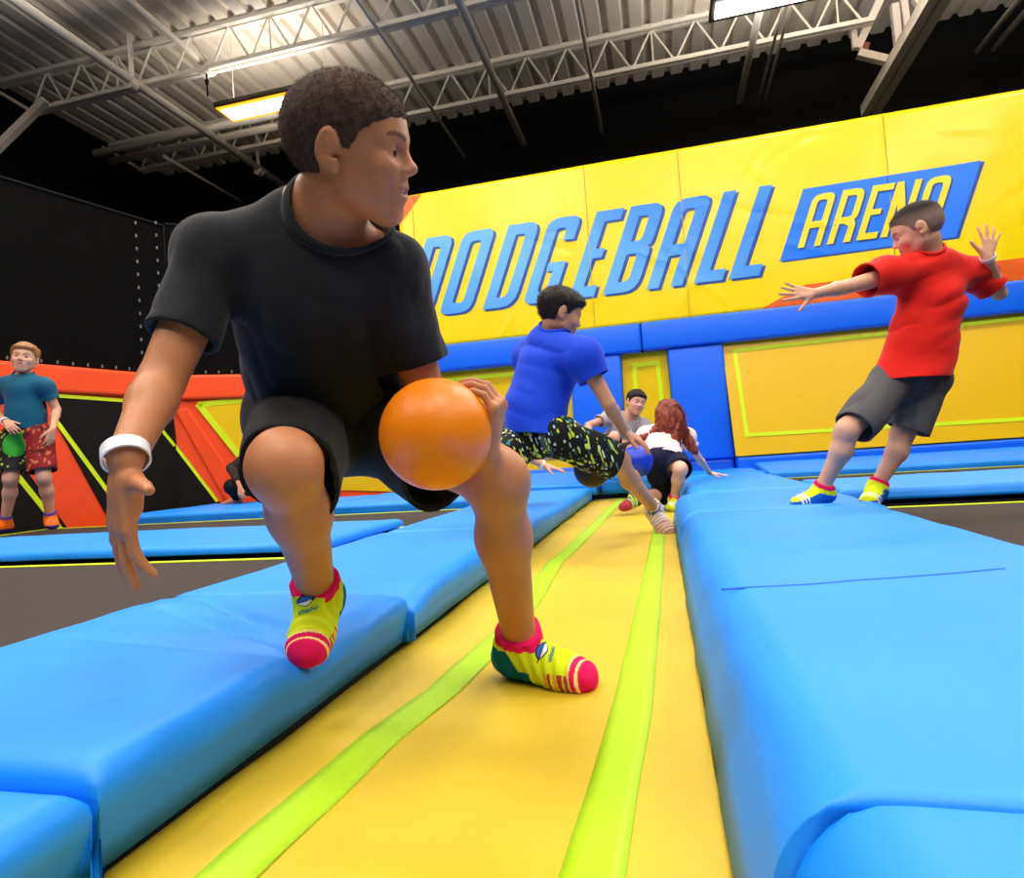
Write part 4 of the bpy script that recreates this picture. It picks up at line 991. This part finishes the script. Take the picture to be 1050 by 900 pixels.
# socks, wristband, ball
sR = bb.sock(bb.fR, (.030, nrm(bb.knR-bb.anR), .040), sock_bands('stripe'), h=.002); sL = bb.sock(bb.fL, (.026, nrm(bb.knL-bb.anL), .041), sock_bands('stripe'), h=.002)
bb.band(bb.wrR+camv(.0, .004, 0), nrm(bb.elR-bb.wrR)+camv(-.25, 0, .2), .0248, .019, 'white paper wristband')
def emblem(sk, q, side, yc, sc, xs=0, rot=0, tilt=0):
    """bird badge and word on the instep, wrapped onto the knit"""
    ank, fwd, up, L, _, sd = q; _, (x, y, z) = foot_ops(*q); x = x*sd
    me = sk.data; off = np.array(sk.matrix_world.translation) if False else world_loc(sk); bv = BVHTree.FromPolygons([tuple(np.array(v.co)+off) for v in me.vertices], [list(p.vertices) for p in me.polygons])
    dcam = nrm(V3(0, 0, CAMH)-np.asarray(ank)); ctr = np.asarray(ank)+y*yc*L+x*xs*L
    ax_ = nrm(z*math.cos(tilt)+x*sd*math.sin(tilt)); ctr = ctr-z*.14*L
    h0 = bv.ray_cast(Vector(ctr+ax_*.2), Vector(-ax_)); base = np.array(h0[0]); nn = np.array(h0[1]);  nn = nn if nn@ax_ > 0 else -nn
    w = nrm(y-nn*(y@nn)); u = np.cross(w, nn); c_, s_ = math.cos(rot), math.sin(rot)       # w points to the toes: text reads with its top towards the ankle
    ux, uy = u*(-1), -w
    ux, uy = ux*c_+uy*s_, uy*c_-ux*s_
    def put(name, outl, m_, lift, par):
        cu = bpy.data.curves.new('tmp', 'CURVE'); cu.dimensions = '2D'; cu.fill_mode = 'BOTH'
        for pl in outl:
            s_p = cu.splines.new('POLY'); s_p.points.add(len(pl)-1); s_p.use_cyclic_u = True
            for k, (a_, b_) in zip(s_p.points, pl): k.co = (a_, b_, 0, 1)
        return wrap(name, cu, m_, lift, par)
    def wrap(name, cu, m_, lift, par):
        ob = bpy.data.objects.new('tmp', cu); COL.objects.link(ob); me2 = bpy.data.meshes.new_from_object(ob.evaluated_get(bpy.context.evaluated_depsgraph_get())); bpy.data.objects.remove(ob)
        bm = bmesh.new(); bm.from_mesh(me2); bmesh.ops.triangulate(bm, faces=bm.faces[:]); bmesh.ops.subdivide_edges(bm, edges=bm.edges[:], cuts=1, use_grid_fill=True); bmesh.ops.triangulate(bm, faces=bm.faces[:])
        V = []
        for v in bm.verts:
            p = base+ux*v.co.x*sc+uy*v.co.y*sc; h = bv.ray_cast(Vector(p+nn*.06), Vector(-nn)); V.append((np.array(h[0]) if h[0] else p)+nn*lift)
        bm.verts.index_update(); Fq = [[v.index for v in f.verts] for f in bm.faces]; bm.free(); return link_mesh(name, V, Fq, m_, par)
    def blob(a, b, y0, top, bot, n=14):
        t = np.linspace(0, 1, n); return [(a+(b-a)*k, y0+top*math.sin(math.pi*k**.8)) for k in t]+[(b+(a-b)*k, y0-bot*math.sin(math.pi*k)) for k in t[1:-1]]
    K, BL, WH, TL = mat('badge_black', (22, 26, 34), .8), mat('badge_blue', (20, 90, 190), .8), mat('badge_white', (240, 240, 236), .8), mat('badge_text_teal', (20, 120, 130), .8)
    g = put('bird_badge', [blob(-1.0, 1.0, .62, .62, .55)+[], ], K, .0012, sk)
    put('tail', [[(-1.25, .78), (-.80, .62), (-.75, .50), (-1.2, .66)]], K, .0012, g)
    put('crown', [blob(-.84, .84, .66, .44, .02)], BL, .0019, g)
    put('breast', [blob(-.82, .86, .56, .02, .38)], WH, .0019, g)
    put('beak', [[(.75, .62), (1.06, .54), (.75, .40)]], K, .0022, g)
    fc = bpy.data.curves.new('tmp', 'FONT'); fc.body = 'urbanAir'; fc.size = .62; fc.align_x = 'CENTER'; fc.offset = .014
    fc.resolution_u = 2
    ob = bpy.data.objects.new('tmpf', fc); COL.objects.link(ob); me3 = bpy.data.meshes.new_from_object(ob.evaluated_get(bpy.context.evaluated_depsgraph_get())); bpy.data.objects.remove(ob)
    V = []
    for v in me3.vertices:
        p = base+ux*v.co.x*sc+uy*(v.co.y-.52)*sc; h = bv.ray_cast(Vector(p+nn*.06), Vector(-nn)); V.append((np.array(h[0]) if h[0] else p)+nn*.0016)
    link_mesh('lettering', V, [list(p.vertices) for p in me3.polygons], TL, sk)
emblem(sR, bb.fR, -1, .30, .0165, 0, 0); emblem(sL, bb.fL, 1, .33, .0190, -.0, .15, .75)
bm = bmesh.new(); bmesh.ops.create_uvsphere(bm, u_segments=64, v_segments=40, radius=BALLR)
def ball(c, r, name, m_, label, grp='dodgeballs'):
    bm = bmesh.new(); bmesh.ops.create_uvsphere(bm, u_segments=64, v_segments=40, radius=r); me = bpy.data.meshes.new(name); bm.to_mesh(me); bm.free(); me.materials.append(m_)
    me.polygons.foreach_set('use_smooth', np.ones(len(me.polygons), dtype=bool)); o = bpy.data.objects.new(name, me); COL.objects.link(o); o.location = tuple(c); o.rotation_euler = (.4, .7, .2); tag(o, label, 'ball', grp)
    v = MB(); d = nrm(V3(.5, .6, .3)); v.tube(np.asarray(c)+d*(r-.002), np.asarray(c)+d*(r+.0008), .006, 16); v.build('valve', BLACK, o); return o
ball(BALLC, BALLR, 'dodgeball', mat('orange_rubber', (250, 134, 0), .38, .45, .06, 220, .05, 5), 'orange dodgeball held in front by the boy in black')
# ================================================================== the boy in red, seen from behind
rb_ = Figure(s=.86, h=.004)
D = 2.55
rb_.head = Head(at(940, 237, 2.52), frame(camv(-.80, -.36, -.46), camv(-.36, .92, -.02)), .212)
rb_.neck = at(955, 268, D); rb_.chest = at(955, 312, D); rb_.belly = at(945, 350, D); rb_.pelvis = at(934, 380, D)
rb_.shL = at(910, 283, 2.50); rb_.elL = at(868, 294, 2.42); rb_.wrL = at(834, 301, 2.36)
rb_.shR = at(1000, 281, 2.60); rb_.elR = at(1025, 301, 2.60); rb_.wrR = at(1013, 264, 2.50)
rb_.hipL = at(917, 389, D); rb_.hipR = at(951, 390, 2.58); rb_.knL = at(869, 441, 2.47); rb_.anL = at(843, 500, 2.56); rb_.knR = at(926, 444, 2.60); rb_.anR = at(899, 498, 2.62)
rb_.front = nrm(camv(-.2, .05, -1)); rb_.kfL = nrm(camv(-.6, .2, -.7)); rb_.kfR = nrm(camv(-.6, .2, -.6))
def flatdir(v): v = np.array(v); v[2] = 0; return nrm(v)
rb_.fL = (rb_.anL, nrm(flatdir(camv(-1, 0, .12))+V3(0, 0, -.10)), V3(0, 0, 1), .185, 0, 1)
rb_.fR = (rb_.anR, nrm(flatdir(camv(-.75, 0, .65))+V3(0, 0, -.12)), V3(0, 0, 1), .185, 0, -1)
rb_.hands = [hand_ops(rb_.wrL, camv(-1, .06, .05), camv(.05, .25, 1), .142, -1, curl=(.05, .05, .08, .05), spread=.26, thumb=(1.0, .1), thumb_up=-.1),
             hand_ops(rb_.wrR, camv(.10, 1, .0), camv(.1, 0, -1), .142, 1, curl=(.05, .05, .08, .05), spread=.42, thumb=(1.0, .1), thumb_up=-.1)]
rb_.build('boy in a red T-shirt and grey shorts, back turned, arms spread', loc=(.7, 2.82, .15), skin=(226, 168, 136), skin_mat='skin')
RED = mat('red_jersey', (226, 26, 14), .8, .25, .15, 260, sheen=.1); GREY = mat('grey_shorts_cloth', (86, 84, 86), .8, .25, .15, 260)
def folds(d, al, ac, dep): d = nrm(camv(*d)); e = nrm(np.cross(d, camv(0, 0, 1))); g = np.cross(d, e); return np.array([d*al, e*ac, g*dep])
tee(rb_, RED, (.72, .52), .036, .030, .024, [(.006, folds((1, .5, 0), 3.5, 15, 4), 13), (.003, V3(8, 8, 6), 14)], hemn=nrm(camv(.05, -1, 0)), h=.0035, sr=(.054, .060))
trunks(rb_, GREY, .93, .90, (.096, .094), seed=18, h=.004)
DKC, SDC = c_lin((34, 28, 26)), c_lin((150, 122, 108))
def fadecol(q):
    t = np.clip((q[:, 2]-.17-.10*np.clip(q[:, 1], -1, .1))/.20, 0, 1)[:, None]; return SDC*(1-t)+DKC*t
HAIRF = mat('faded_hair', (255, 255, 255), .7, .2, .2, 200, attr=True)
rb_.hair([(-.6, -.30), (-.40, -.28), (-.27, -.25), (-.15, -.14), (-.12, .06), (-.05, .145), (.0, .13), (.05, -.02), (.10, .02), (.14, .12), (.20, .19), (.28, .235), (.33, .25), (.6, .29)],
         lambda q: .007+.030*np.clip((q[:, 2]-.15)/.2, 0, 1), HAIRF, .002, 34, 5, .003, strands=7000, sl=.005, sw=.0006, colf=fadecol)
rb_.sock(rb_.fL, (.022, nrm(rb_.knL-rb_.anL), .034), sock_bands('blue'), h=.003); rb_.sock(rb_.fR, (.030, nrm(rb_.knR-rb_.anR), .034), sock_bands('blue'), h=.003)
rb_.band(rb_.wrR, nrm(rb_.elR-rb_.wrR), .0245, .016, 'white paper wristband')

# ================================================================== the boy in the blue shirt
ub = Figure(s=.93, h=.004)
ub.head = Head(at(575, 323, 2.72), frame(camv(.97, -.24, -.16), camv(.22, 1, .0)), .214)
ub.neck = at(563, 349, 2.76); ub.chest = at(557, 386, 2.74); ub.belly = at(549, 416, 2.72); ub.pelvis = at(553, 442, 2.70)
ub.shR = at(597, 366, 2.58); ub.elR = at(624, 414, 2.56); ub.wrR = at(641, 443, 2.70); ub.shL = at(543, 366, 2.93); ub.elL = at(566, 425, 3.02); ub.wrL = at(590, 466, 2.92)
ub.hipR = at(571, 447, 2.64); ub.hipL = at(538, 447, 2.78); ub.knR = at(634, 472, 2.70); ub.anR = at(671, 521, 3.10); ub.knL = at(512, 474, 2.56); ub.anL = at(521, 523, 2.74)
ub.front = nrm(camv(.75, -.2, -.6)); ub.kfR = nrm(camv(.5, .5, -.3)); ub.kfL = nrm(camv(-.4, .3, .5))
toe = at(689, 541, 2.97)
ub.fR = (ub.anR, nrm(toe-ub.anR), V3(0, -.35, 1), .215, 0, -1); ub.fL = (ub.anL, flatdir(camv(.3, 0, 1)), V3(0, 0, 1), .205, 0, 1)
DBALLC = at(607, 481, 2.85); DBALLR = .083
ub.hands = [hand_ops(ub.wrR, camv(.80, -.45, .1), camv(-.3, -.8, -.3), .15, -1, curl=(.3, .3, .3, .35), spread=.12),
            hand_ops(ub.wrL, nrm(DBALLC+V3(-.02, .06, .07)-ub.wrL), nrm(DBALLC-ub.wrL+V3(0, .02, 0)), .15, 1, curl=(.35, .35, .35, .35))]
ub.build('boy in a blue T-shirt and black flecked shorts lunging onto the lane', loc=(-.2, 2.9, .05), skin=(206, 146, 112))
UBL = mat('blue_jersey', (14, 66, 208), .8, .25, .15, 260, sheen=.1)
tee(ub, UBL, (.46, .45), .03, .040, .010, [(.006, folds((1, -.5, 0), 3.5, 14, 4), 23), (.003, V3(8, 8, 6), 24)], h=.0038, sr=(.050, .056))
def fleck(v):
    c = np.tile(c_lin((13, 14, 17)), (len(v), 1)); P = v@np.array([camv(1, .35, 0), camv(-.35, 1, 0), camv(0, 0, 1)]).T
    a = vnoise(P*V3(95, 28, 80), 61); b = vnoise(P*V3(100, 40, 80), 62); d = vnoise(P*V3(40, 14, 40), 63)
    c[d > .52] = c_lin((74, 78, 84)); c[a > .53] = c_lin((200, 216, 60)); c[b > .60] = c_lin((206, 226, 220)); c[(b < -.66)] = c_lin((60, 130, 140)); return c
trunks(ub, mat('flecked_cloth', (255, 255, 255), .8, .25, .1, 260, attr=True), .96, .92, (.100, .092), droop=.012, seed=28, h=.003, colf=fleck)
DARKH = mat('near_black_hair', (24, 17, 14), .6, .3, .3, 220, rgb2=(44, 32, 27), vscale=90)
SIDE = [(-.6, -.34), (-.40, -.33), (-.27, -.30), (-.15, -.18), (-.12, .05), (-.05, .14), (.0, .12), (.04, -.02), (.09, .0), (.14, .08), (.20, .15), (.28, .20), (.33, .225), (.6, .26)]
ub.hair(SIDE, lambda q: .022+.06*np.clip((q[:, 2]-.02)/.3, 0, 1)+.02*np.clip(q[:, 1]/.3, 0, 1), DARKH, .006, 24, 6, .003, lock=.012, lockf=16, strands=6000, sl=.012, sw=.0008, flow=(0, .7, .2), lift=.35)
def ring(p, axis, r, w, rgb, label): return ub.band(p, axis, r, w, label, rgb)
ub.sock(ub.fR, (.045, nrm(ub.knR-ub.anR), .037), lambda x, y, z, c: np.where(((c > -.020) & (c < -.008))[:, None], c_lin((40, 90, 190)), np.where((np.abs(np.sin(y*40)) > .93)[:, None] & (z > -.2)[:, None], c_lin((120, 116, 120)), np.where((y > .38)[:, None], c_lin((226, 172, 150)), c_lin((236, 214, 204))))), h=.003)
ub.sock(ub.fL, (.03, nrm(ub.knL-ub.anL), .037), sock_bands('bare'), h=.003)
ub.band(ub.wrR, nrm(ub.elR-ub.wrR), .026, .016, 'pale blue wristband', (150, 214, 226))
ball(DBALLC, DBALLR, 'dodgeball', mat('maroon_rubber', (44, 26, 26), .55, .35), 'dark brown dodgeball held under the flecked shorts')

# ================================================================== red-haired girl, kneeling, back turned
gg = Figure(s=.84, h=.005)
gg.head = Head(at(684, 426, 4.32), frame(camv(-.12, -.1, -1), camv(-.05, 1, -.1)), .205)
gg.neck = at(683, 444, 4.30); gg.chest = at(681, 453, 4.28); gg.belly = at(679, 462, 4.22); gg.pelvis = at(682, 469, 4.16)
gg.shL = at(662, 446, 4.30); gg.elL = at(652, 462, 4.36); gg.wrL = at(648, 474, 4.30); gg.shR = at(703, 447, 4.34); gg.elR = at(716, 469, 4.44); gg.wrR = at(728, 485, 4.70)
gg.hipL = at(674, 472, 4.15); gg.hipR = at(691, 473, 4.18); gg.knL = at(681, 509, 4.25); gg.anL = at(652, 508, 4.05); gg.knR = at(698, 481, 4.0); gg.anR = at(691, 511, 4.12)
gg.front = nrm(camv(0, -.4, -1)); gg.kfL = nrm(camv(.3, -.5, -.4)); gg.kfR = nrm(camv(0, .5, .6))
gg.fR = (gg.anR, flatdir(camv(-.3, 0, .8)), V3(0, 0, 1), .19, 0, -1); gg.fL = (gg.anL, nrm(camv(-.85, -.2, .4)), nrm(camv(-.3, .9, -.1)), .19, 0, 1)
CB = at(653, 473, 4.02)
gg.hands = [hand_ops(gg.wrR, nrm(flatdir(camv(1, 0, .3))+V3(0, 0, -.18)), V3(0, 0, -1), .14, -1, curl=(.05, .05, .05, .05), spread=.2),
            hand_ops(gg.wrL, nrm(camv(-.1, -.2, 1)), nrm(camv(.6, .1, .3)), .14, 1, curl=(.3, .3, .3, .3))]
gg.build('girl with long red hair kneeling by the wall, propped on one hand', loc=(.05, 4.3, 0), skin=(232, 178, 152))
PINK = mat('pale_pink_jersey', (244, 214, 208), .8, .25, .1, 200); NAVY = mat('navy_cloth', (12, 18, 48), .8, .25)
tee(gg, PINK, (.45, .45), .012, .020, .01, [(.006, V3(14, 14, 10), 33)], collar=False, h=.0045)
trunks(gg, NAVY, .80, .5, (.112, .098), seed=38, h=.005)
lg = [('+', rc(gg.hipL, gg.knL, .082, .058), 0), ('+', rc(lerp(gg.hipL, gg.knL, .5), lerp(gg.knL, gg.anL, .18), .062, .050), .02)]
lo, hi = bounds(lg, .02); sdf_obj('legging', lambda X: field(lg, X), lo, hi, .005, mat('black_legging', (12, 12, 14), .75, .25), gg.body)
REDH = mat('red_hair', (150, 52, 18), .5, .5, .5, 90, rgb2=(96, 28, 10), vscale=45, stretch=(1, 1, .3))
hx = [('+', gg.head.E(0, -.25, -.05, .40, .28, .42), .1*gg.head.H), ('+', rc(gg.head.P(-.05, -.34, -.1), gg.head.P(-.12, -.42, -.95), .38*gg.head.H, .30*gg.head.H, gg.front, .55), .08*gg.head.H),
      ('+', rc(gg.head.P(.28, -.25, -.4), at(712, 462, 4.22), .16*gg.head.H, .07*gg.head.H), .1*gg.head.H), ('+', rc(gg.head.P(-.28, -.25, -.4), at(655, 452, 4.24), .16*gg.head.H, .06*gg.head.H), .1*gg.head.H)]
hb_ = [('+', gg.head.E(0, -.055, .125, .335, .43, .365), 0)]
def ghair(X):
    v = field(hb_+hx, X)-.012; m = np.abs(v) < .06; q = X[m]; w = vnoise(q*14, 71)[:, None]*.5
    v[m] += .010*vnoise(q*V3(55, 55, 14)+w*3, 72)+.006*vnoise(q*V3(120, 120, 34)+w*5, 73); return v
lo, hi = bounds(hb_+hx, .03); gh = sdf_obj('hair', ghair, lo, hi, .0042, REDH, gg.body, None, None, 1)
# loose curls
V = []; Fq = []
for k in range(150):
    a = rng.uniform(-1, 1); p = gg.head.P(a*.34, -.30-.18*math.cos(a*1.3)+rng.uniform(-.05, .02), rng.uniform(-.2, .35)); L = rng.uniform(.10, .24); d = nrm(V3(a*.28+rng.normal()*.12, -.12, -1)); ph = rng.uniform(0, 6); w_ = rng.uniform(.004, .009)
    sx = nrm(np.cross(d, V3(0, 1, 0))); r0 = .0035; nb = len(V)
    for i in range(11):
        t = i/10; c = p+d*L*t+sx*w_*math.sin(ph+t*11)+V3(0, -w_*math.cos(ph+t*11), 0); r = r0*(1-t*.8)
        for j in range(4): V.append(c+sx*r*math.cos(j*math.pi/2)+V3(0, 1, 0)*r*math.sin(j*math.pi/2))
    Fq += [[nb+i*4+j, nb+i*4+(j+1) % 4, nb+i*4+4+(j+1) % 4, nb+i*4+4+j] for i in range(10) for j in range(4)]
link_mesh('curls', V, Fq, REDH, gh, None, True)
gg.sock(gg.fR, (.03, nrm(gg.knR-gg.anR), .034), sock_bands('blue'), h=.0035); gg.sock(gg.fL, (.02, nrm(gg.knL-gg.anL), .034), sock_bands('teal'), h=.0035)
ball(CB, .105, 'dodgeball', mat('blue_rubber', (4, 50, 190), .4, .45), 'blue dodgeball beside the red-haired girl')
GB = ony(682, 479, 5.85); ball((GB[0], 5.85, .165+.10), .085, 'dodgeball', mat('green_rubber', (40, 170, 130), .4, .45), 'green dodgeball behind the kneeling girl\'s legs')

# ================================================================== boy in the grey shirt, laughing towards the lens
yb = Figure(s=.9, h=.0055)
yb.head = Head(at(652, 413, 5.4), frame(camv(.28, -.08, 1), camv(.22, 1, .05)), .215)
yb.neck = at(644, 428, 5.48); yb.chest = at(640, 438, 5.50); yb.belly = at(634, 448, 5.52); yb.pelvis = at(628, 456, 5.55)
yb.shR = at(624, 428, 5.48); yb.elR = at(603, 436, 5.28); yb.wrR = at(606, 452, 5.10); yb.shL = at(660, 436, 5.50); yb.elL = at(664, 455, 5.40); yb.wrL = at(654, 466, 5.22)
yb.hipR = at(620, 458, 5.52); yb.hipL = at(638, 460, 5.50); yb.knR = at(630, 448, 5.12); yb.anR = at(618, 479, 5.22); yb.knL = at(650, 462, 5.15); yb.anL = at(644, 482, 5.25)
yb.front = nrm(camv(.1, -.2, 1)); yb.kfR = nrm(camv(0, .6, 1)); yb.kfL = nrm(camv(.2, .6, 1))
yb.fR = (yb.anR, flatdir(camv(0, 0, 1)), V3(0, 0, 1), .2, 0, -1); yb.fL = (yb.anL, flatdir(camv(.2, 0, 1)), V3(0, 0, 1), .2, 0, 1)
yb.mouth = .03; yb.hands = [hand_ops(yb.wrR, nrm(camv(.3, -.8, .5)), nrm(camv(.3, 0, -.8)), .15, 1), hand_ops(yb.wrL, nrm(camv(-.5, -.5, .5)), nrm(camv(-.3, -.6, -.6)), .15, -1)]
yb.build('laughing boy in a light grey T-shirt crouching before the yellow wall panel', loc=(-.3, 5.3, .16), skin=(226, 166, 140))
tee(yb, mat('light_grey_jersey', (176, 168, 172), .8, .25), (.5, .5), .0, .018, .0, collar=False, h=.0055); trunks(yb, mat('charcoal_cloth', (52, 50, 52), .8, .25), .8, .8, (.098, .086), h=.0055, seed=48)
yb.hair(SIDE, lambda q: .03+.05*np.clip((q[:, 2]-.02)/.3, 0, 1), DARKH, .006, 24, 7, .0045, lock=.012, lockf=16)
yb.sock(yb.fR, (.03, nrm(yb.knR-yb.anR), .036), sock_bands('stripe'), h=.005); yb.sock(yb.fL, (.03, nrm(yb.knL-yb.anL), .036), sock_bands('stripe'), h=.005)

# ================================================================== boy in teal at the left edge
tb = Figure(s=.86, h=.005); D = 4.3
tb.head = Head(at(25, 368, D), frame(camv(.45, .14, 1), camv(.03, 1, -.16)), .212)
tb.neck = at(25, 388, 4.34); tb.chest = at(26, 402, D); tb.belly = at(27, 424, D); tb.pelvis = at(28, 442, D)
tb.shR = at(5, 396, D); tb.elR = at(-7, 421, 4.36); tb.wrR = at(5, 432, 4.18); tb.shL = at(46, 396, D); tb.elL = at(58, 420, 4.34); tb.wrL = at(54, 440, 4.24)
tb.hipR = at(17, 447, D); tb.hipL = at(40, 447, D); tb.knR = at(11, 490, 4.22); tb.anR = at(5, 535, 4.30); tb.knL = at(45, 489, 4.24); tb.anL = at(52, 531, 4.36)
tb.front = nrm(camv(.15, 0, 1)); tb.kfR = nrm(camv(0, .1, 1)); tb.kfL = nrm(camv(.3, .1, 1))
tb.fR = (tb.anR, flatdir(camv(-.3, 0, 1)), V3(0, 0, 1), .185, 0, -1); tb.fL = (tb.anL, flatdir(camv(.65, 0, .75)), V3(0, 0, 1), .185, 0, 1)
tb.hands = [hand_ops(tb.wrR, nrm(camv(.75, -.55, .3)), nrm(camv(-.3, -.3, -1)), .14, 1, curl=(.4, .4, .4, .4)), hand_ops(tb.wrL, nrm(camv(-.15, -1, .1)), nrm(camv(-.8, 0, -.4)), .14, -1, curl=(.3, .3, .3, .35))]
tb.build('blond boy in a teal T-shirt standing at the far left', loc=(-4.15, 3.35, .15), skin=(216, 160, 128), brow=(150, 110, 70))
tee(tb, mat('teal_jersey', (0, 84, 112), .75, .3, .1, 200, sheen=.1), (.56, .56), .0, .016, .006, [(.004, V3(7, 7, 7), 53)], h=.0045, sr=(.044, .052), er=.007)
axx = nrm(tb.hipL-tb.hipR); mdd = (tb.hipL+tb.hipR)/2; gcen = at(16, 455, 4.2)
def tcol(v):
    a = (v-mdd)@axx; c = np.tile(c_lin((14, 15, 16)), (len(v), 1)); n1 = vnoise(v*60, 81); n2 = vnoise(v*35, 82)
    r = np.tile(c_lin((132, 18, 20)), (len(v), 1)); r[n1 > .45] = c_lin((200, 110, 60)); r[n2 < -.4] = c_lin((70, 8, 12))
    c[n1 > .5] = c_lin((170, 210, 60)); g = np.linalg.norm(v-gcen, axis=1) < .085; c[g] = c_lin((40, 150, 40)); m = a > .045+.02*n2; c[m] = r[m]; return c
trunks(tb, mat('printed_cloth', (255, 255, 255), .7, .3, attr=True), .86, .86, (.105, .100), h=.0045, seed=58, colf=tcol)
tb.hair(SIDE, lambda q: .02+.055*np.clip((q[:, 2]-.02)/.3, 0, 1)+.02*np.clip(q[:, 1]/.3, 0, 1), mat('blond_hair', (176, 124, 66), .55, .4, .3, 160, rgb2=(130, 84, 40), vscale=70), .008, 22, 9, .0038, lock=.02, lockf=14)
tb.sock(tb.fR, (.05, nrm(tb.knR-tb.anR), .036), sock_bands('orange'), h=.004); tb.sock(tb.fL, (.05, nrm(tb.knL-tb.anL), .036), sock_bands('orange'), h=.004)
tb.band(tb.wrR, nrm(tb.elR-tb.wrR), .0245, .018, 'white paper wristband')
# ================================================================== two children mostly hidden behind the others
hk = Figure(s=.86, h=.006); D = 3.6
hk.head = Head(at(541, 413, 3.75), frame(camv(.9, -.3, .3), camv(.2, 1, 0)), .2)
hk.neck = at(534, 428, 3.75); hk.chest = at(528, 440, 3.72); hk.belly = at(520, 456, 3.70); hk.pelvis = at(512, 470, 3.70)
hk.shR = at(530, 440, 3.56); hk.elR = at(533, 464, 3.48); hk.wrR = at(557, 477, 3.50); hk.shL = at(540, 436, 3.88); hk.elL = at(540, 462, 3.80); hk.wrL = at(560, 469, 3.72)
hk.hipR = at(510, 473, 3.62); hk.hipL = at(514, 473, 3.80); hk.knR = at(528, 500, 3.62); hk.anR = at(512, 507, 3.66); hk.knL = at(530, 497, 3.84); hk.anL = at(516, 502, 3.88)
hk.front = nrm(camv(.9, -.4, .1)); hk.kfR = nrm(camv(1, 0, 0)); hk.kfL = nrm(camv(1, 0, 0))
hk.fR = (hk.anR, nrm(camv(-.9, -.2, .1)), V3(.2, 0, 1), .18, 0, -1); hk.fL = (hk.anL, nrm(camv(-.9, -.2, .1)), V3(.2, 0, 1), .18, 0, 1)
hk.hands = [hand_ops(hk.wrR, nrm(camv(1, -.22, 0)), nrm(camv(-.2, -1, -.2)), .14, -1, curl=(.1, .1, .1, .1), spread=.1, thumb=(.9, .1)),
            hand_ops(hk.wrL, nrm(camv(1, .0, 0)), nrm(camv(0, -1, -.3)), .14, 1, curl=(.25, .25, .25, .25), spread=.1)]
hk.build('child kneeling behind the boy in blue, only two bare forearms showing', loc=(-.75, 3.7, .127), skin=(222, 164, 130))
tee(hk, mat('slate_jersey', (70, 74, 84), .8, .2), (.5, .5), .0, .014, 0, collar=False, h=.006); trunks(hk, mat('charcoal_cloth', (52, 50, 52), .8, .25), .8, .8, h=.006, seed=68)
hk.hair(SIDE, lambda q: .03+.04*np.clip(q[:, 2]/.3, 0, 1), DARKH, .006, 22, 11, .005)
hk.band(hk.wrR+nrm(hk.elR-hk.wrR)*.01, nrm(hk.elR-hk.wrR), .025, .016, 'white paper wristband')

kk = Figure(s=.86, h=.007); D = 6.0
kk.head = Head(at(292, 452, 5.95), frame(camv(-.2, -.2, 1), camv(.0, 1, 0)), .21)
kk.neck = at(290, 464, 6.0); kk.chest = at(286, 474, 6.0); kk.belly = at(282, 487, 6.02); kk.pelvis = at(281, 498, 6.05)
kk.shR = at(262, 464, 6.0); kk.elR = at(238, 480, 5.9); kk.wrR = at(246, 499, 5.74); kk.shL = at(304, 470, 6.0); kk.elL = at(316, 490, 5.9); kk.wrL = at(305, 508, 5.8)
kk.hipR = at(272, 500, 6.05); kk.hipL = at(290, 500, 6.05); kk.knR = at(238, 499, 5.84); kk.anR = at(243, 510, 5.98); kk.knL = at(310, 500, 5.85); kk.anL = at(304, 507, 6.0)
kk.front = nrm(camv(-.1, -.1, 1)); kk.kfR = nrm(camv(-.6, .5, .6)); kk.kfL = nrm(camv(.5, .5, .7))
kk.fR = (kk.anR, flatdir(camv(-1, 0, .25)), V3(0, 0, 1), .19, 0, -1); kk.fL = (kk.anL, flatdir(camv(.4, 0, .9)), V3(0, 0, 1), .19, 0, 1)
kk.hands = [hand_ops(kk.wrR, nrm(camv(.25, -.9, .3)), nrm(camv(0, -.2, -1)), .15, 1, curl=(.5, .5, .5, .5)), hand_ops(kk.wrL, nrm(camv(.0, -1, .2)), nrm(camv(0, -.2, -1)), .15, -1)]
kk.build('child in dark clothes crouching by the orange corner, mostly hidden by the front boy\'s knee', loc=(-2.9, 5.2, .155), skin=(226, 150, 116))
tee(kk, mat('mottled_brown_jersey', (74, 58, 52), .85, .2, .4, 90, rgb2=(40, 30, 28), vscale=60), (.85, .85), .0, .020, .0, collar=False, h=.007)
slv = [('+', rc(kk.shR, kk.elR, .056, .050), 0), ('+', rc(kk.elR, lerp(kk.elR, kk.wrR, .62), .048, .038), .02)]
lo, hi = bounds(slv, .02); sdf_obj('sleeve', lambda X: field(slv, X)+.003*vnoise(X*40, 5), lo, hi, .006, MATS['mottled_brown_jersey'], kk.body)
lgk = [('+', rc(kk.hipR, kk.knR, .092, .070), 0), ('+', rc(kk.knR, lerp(kk.knR, kk.anR, .85), .066, .045), .03), ('+', rc(kk.hipL, kk.knL, .092, .070), .02), ('+', rc(kk.knL, lerp(kk.knL, kk.anL, .85), .066, .045), .03), ('+', rc(kk.hipR, kk.hipL, .105, .105), .03)]
lo, hi = bounds(lgk, .02); sdf_obj('trousers', lambda X: field(lgk, X), lo, hi, .007, mat('black_legging', (12, 12, 14), .75, .25), kk.body)
kk.hair(SIDE, lambda q: .03+.04*np.clip(q[:, 2]/.3, 0, 1), DARKH, .006, 22, 12, .006)
vs = [('+', rc(at(256, 458, 5.8), at(252, 482, 5.72), .055, .050), 0)]
lo, hi = bounds(vs, .02); o = sdf_obj('sleeve_trim', lambda X: field(vs, X)+.004*np.sin(X[:, 2]*160), lo, hi, .006, mat('lavender_knit', (118, 104, 160), .85, .2), kk.body); o['label'] = 'lavender sleeve'
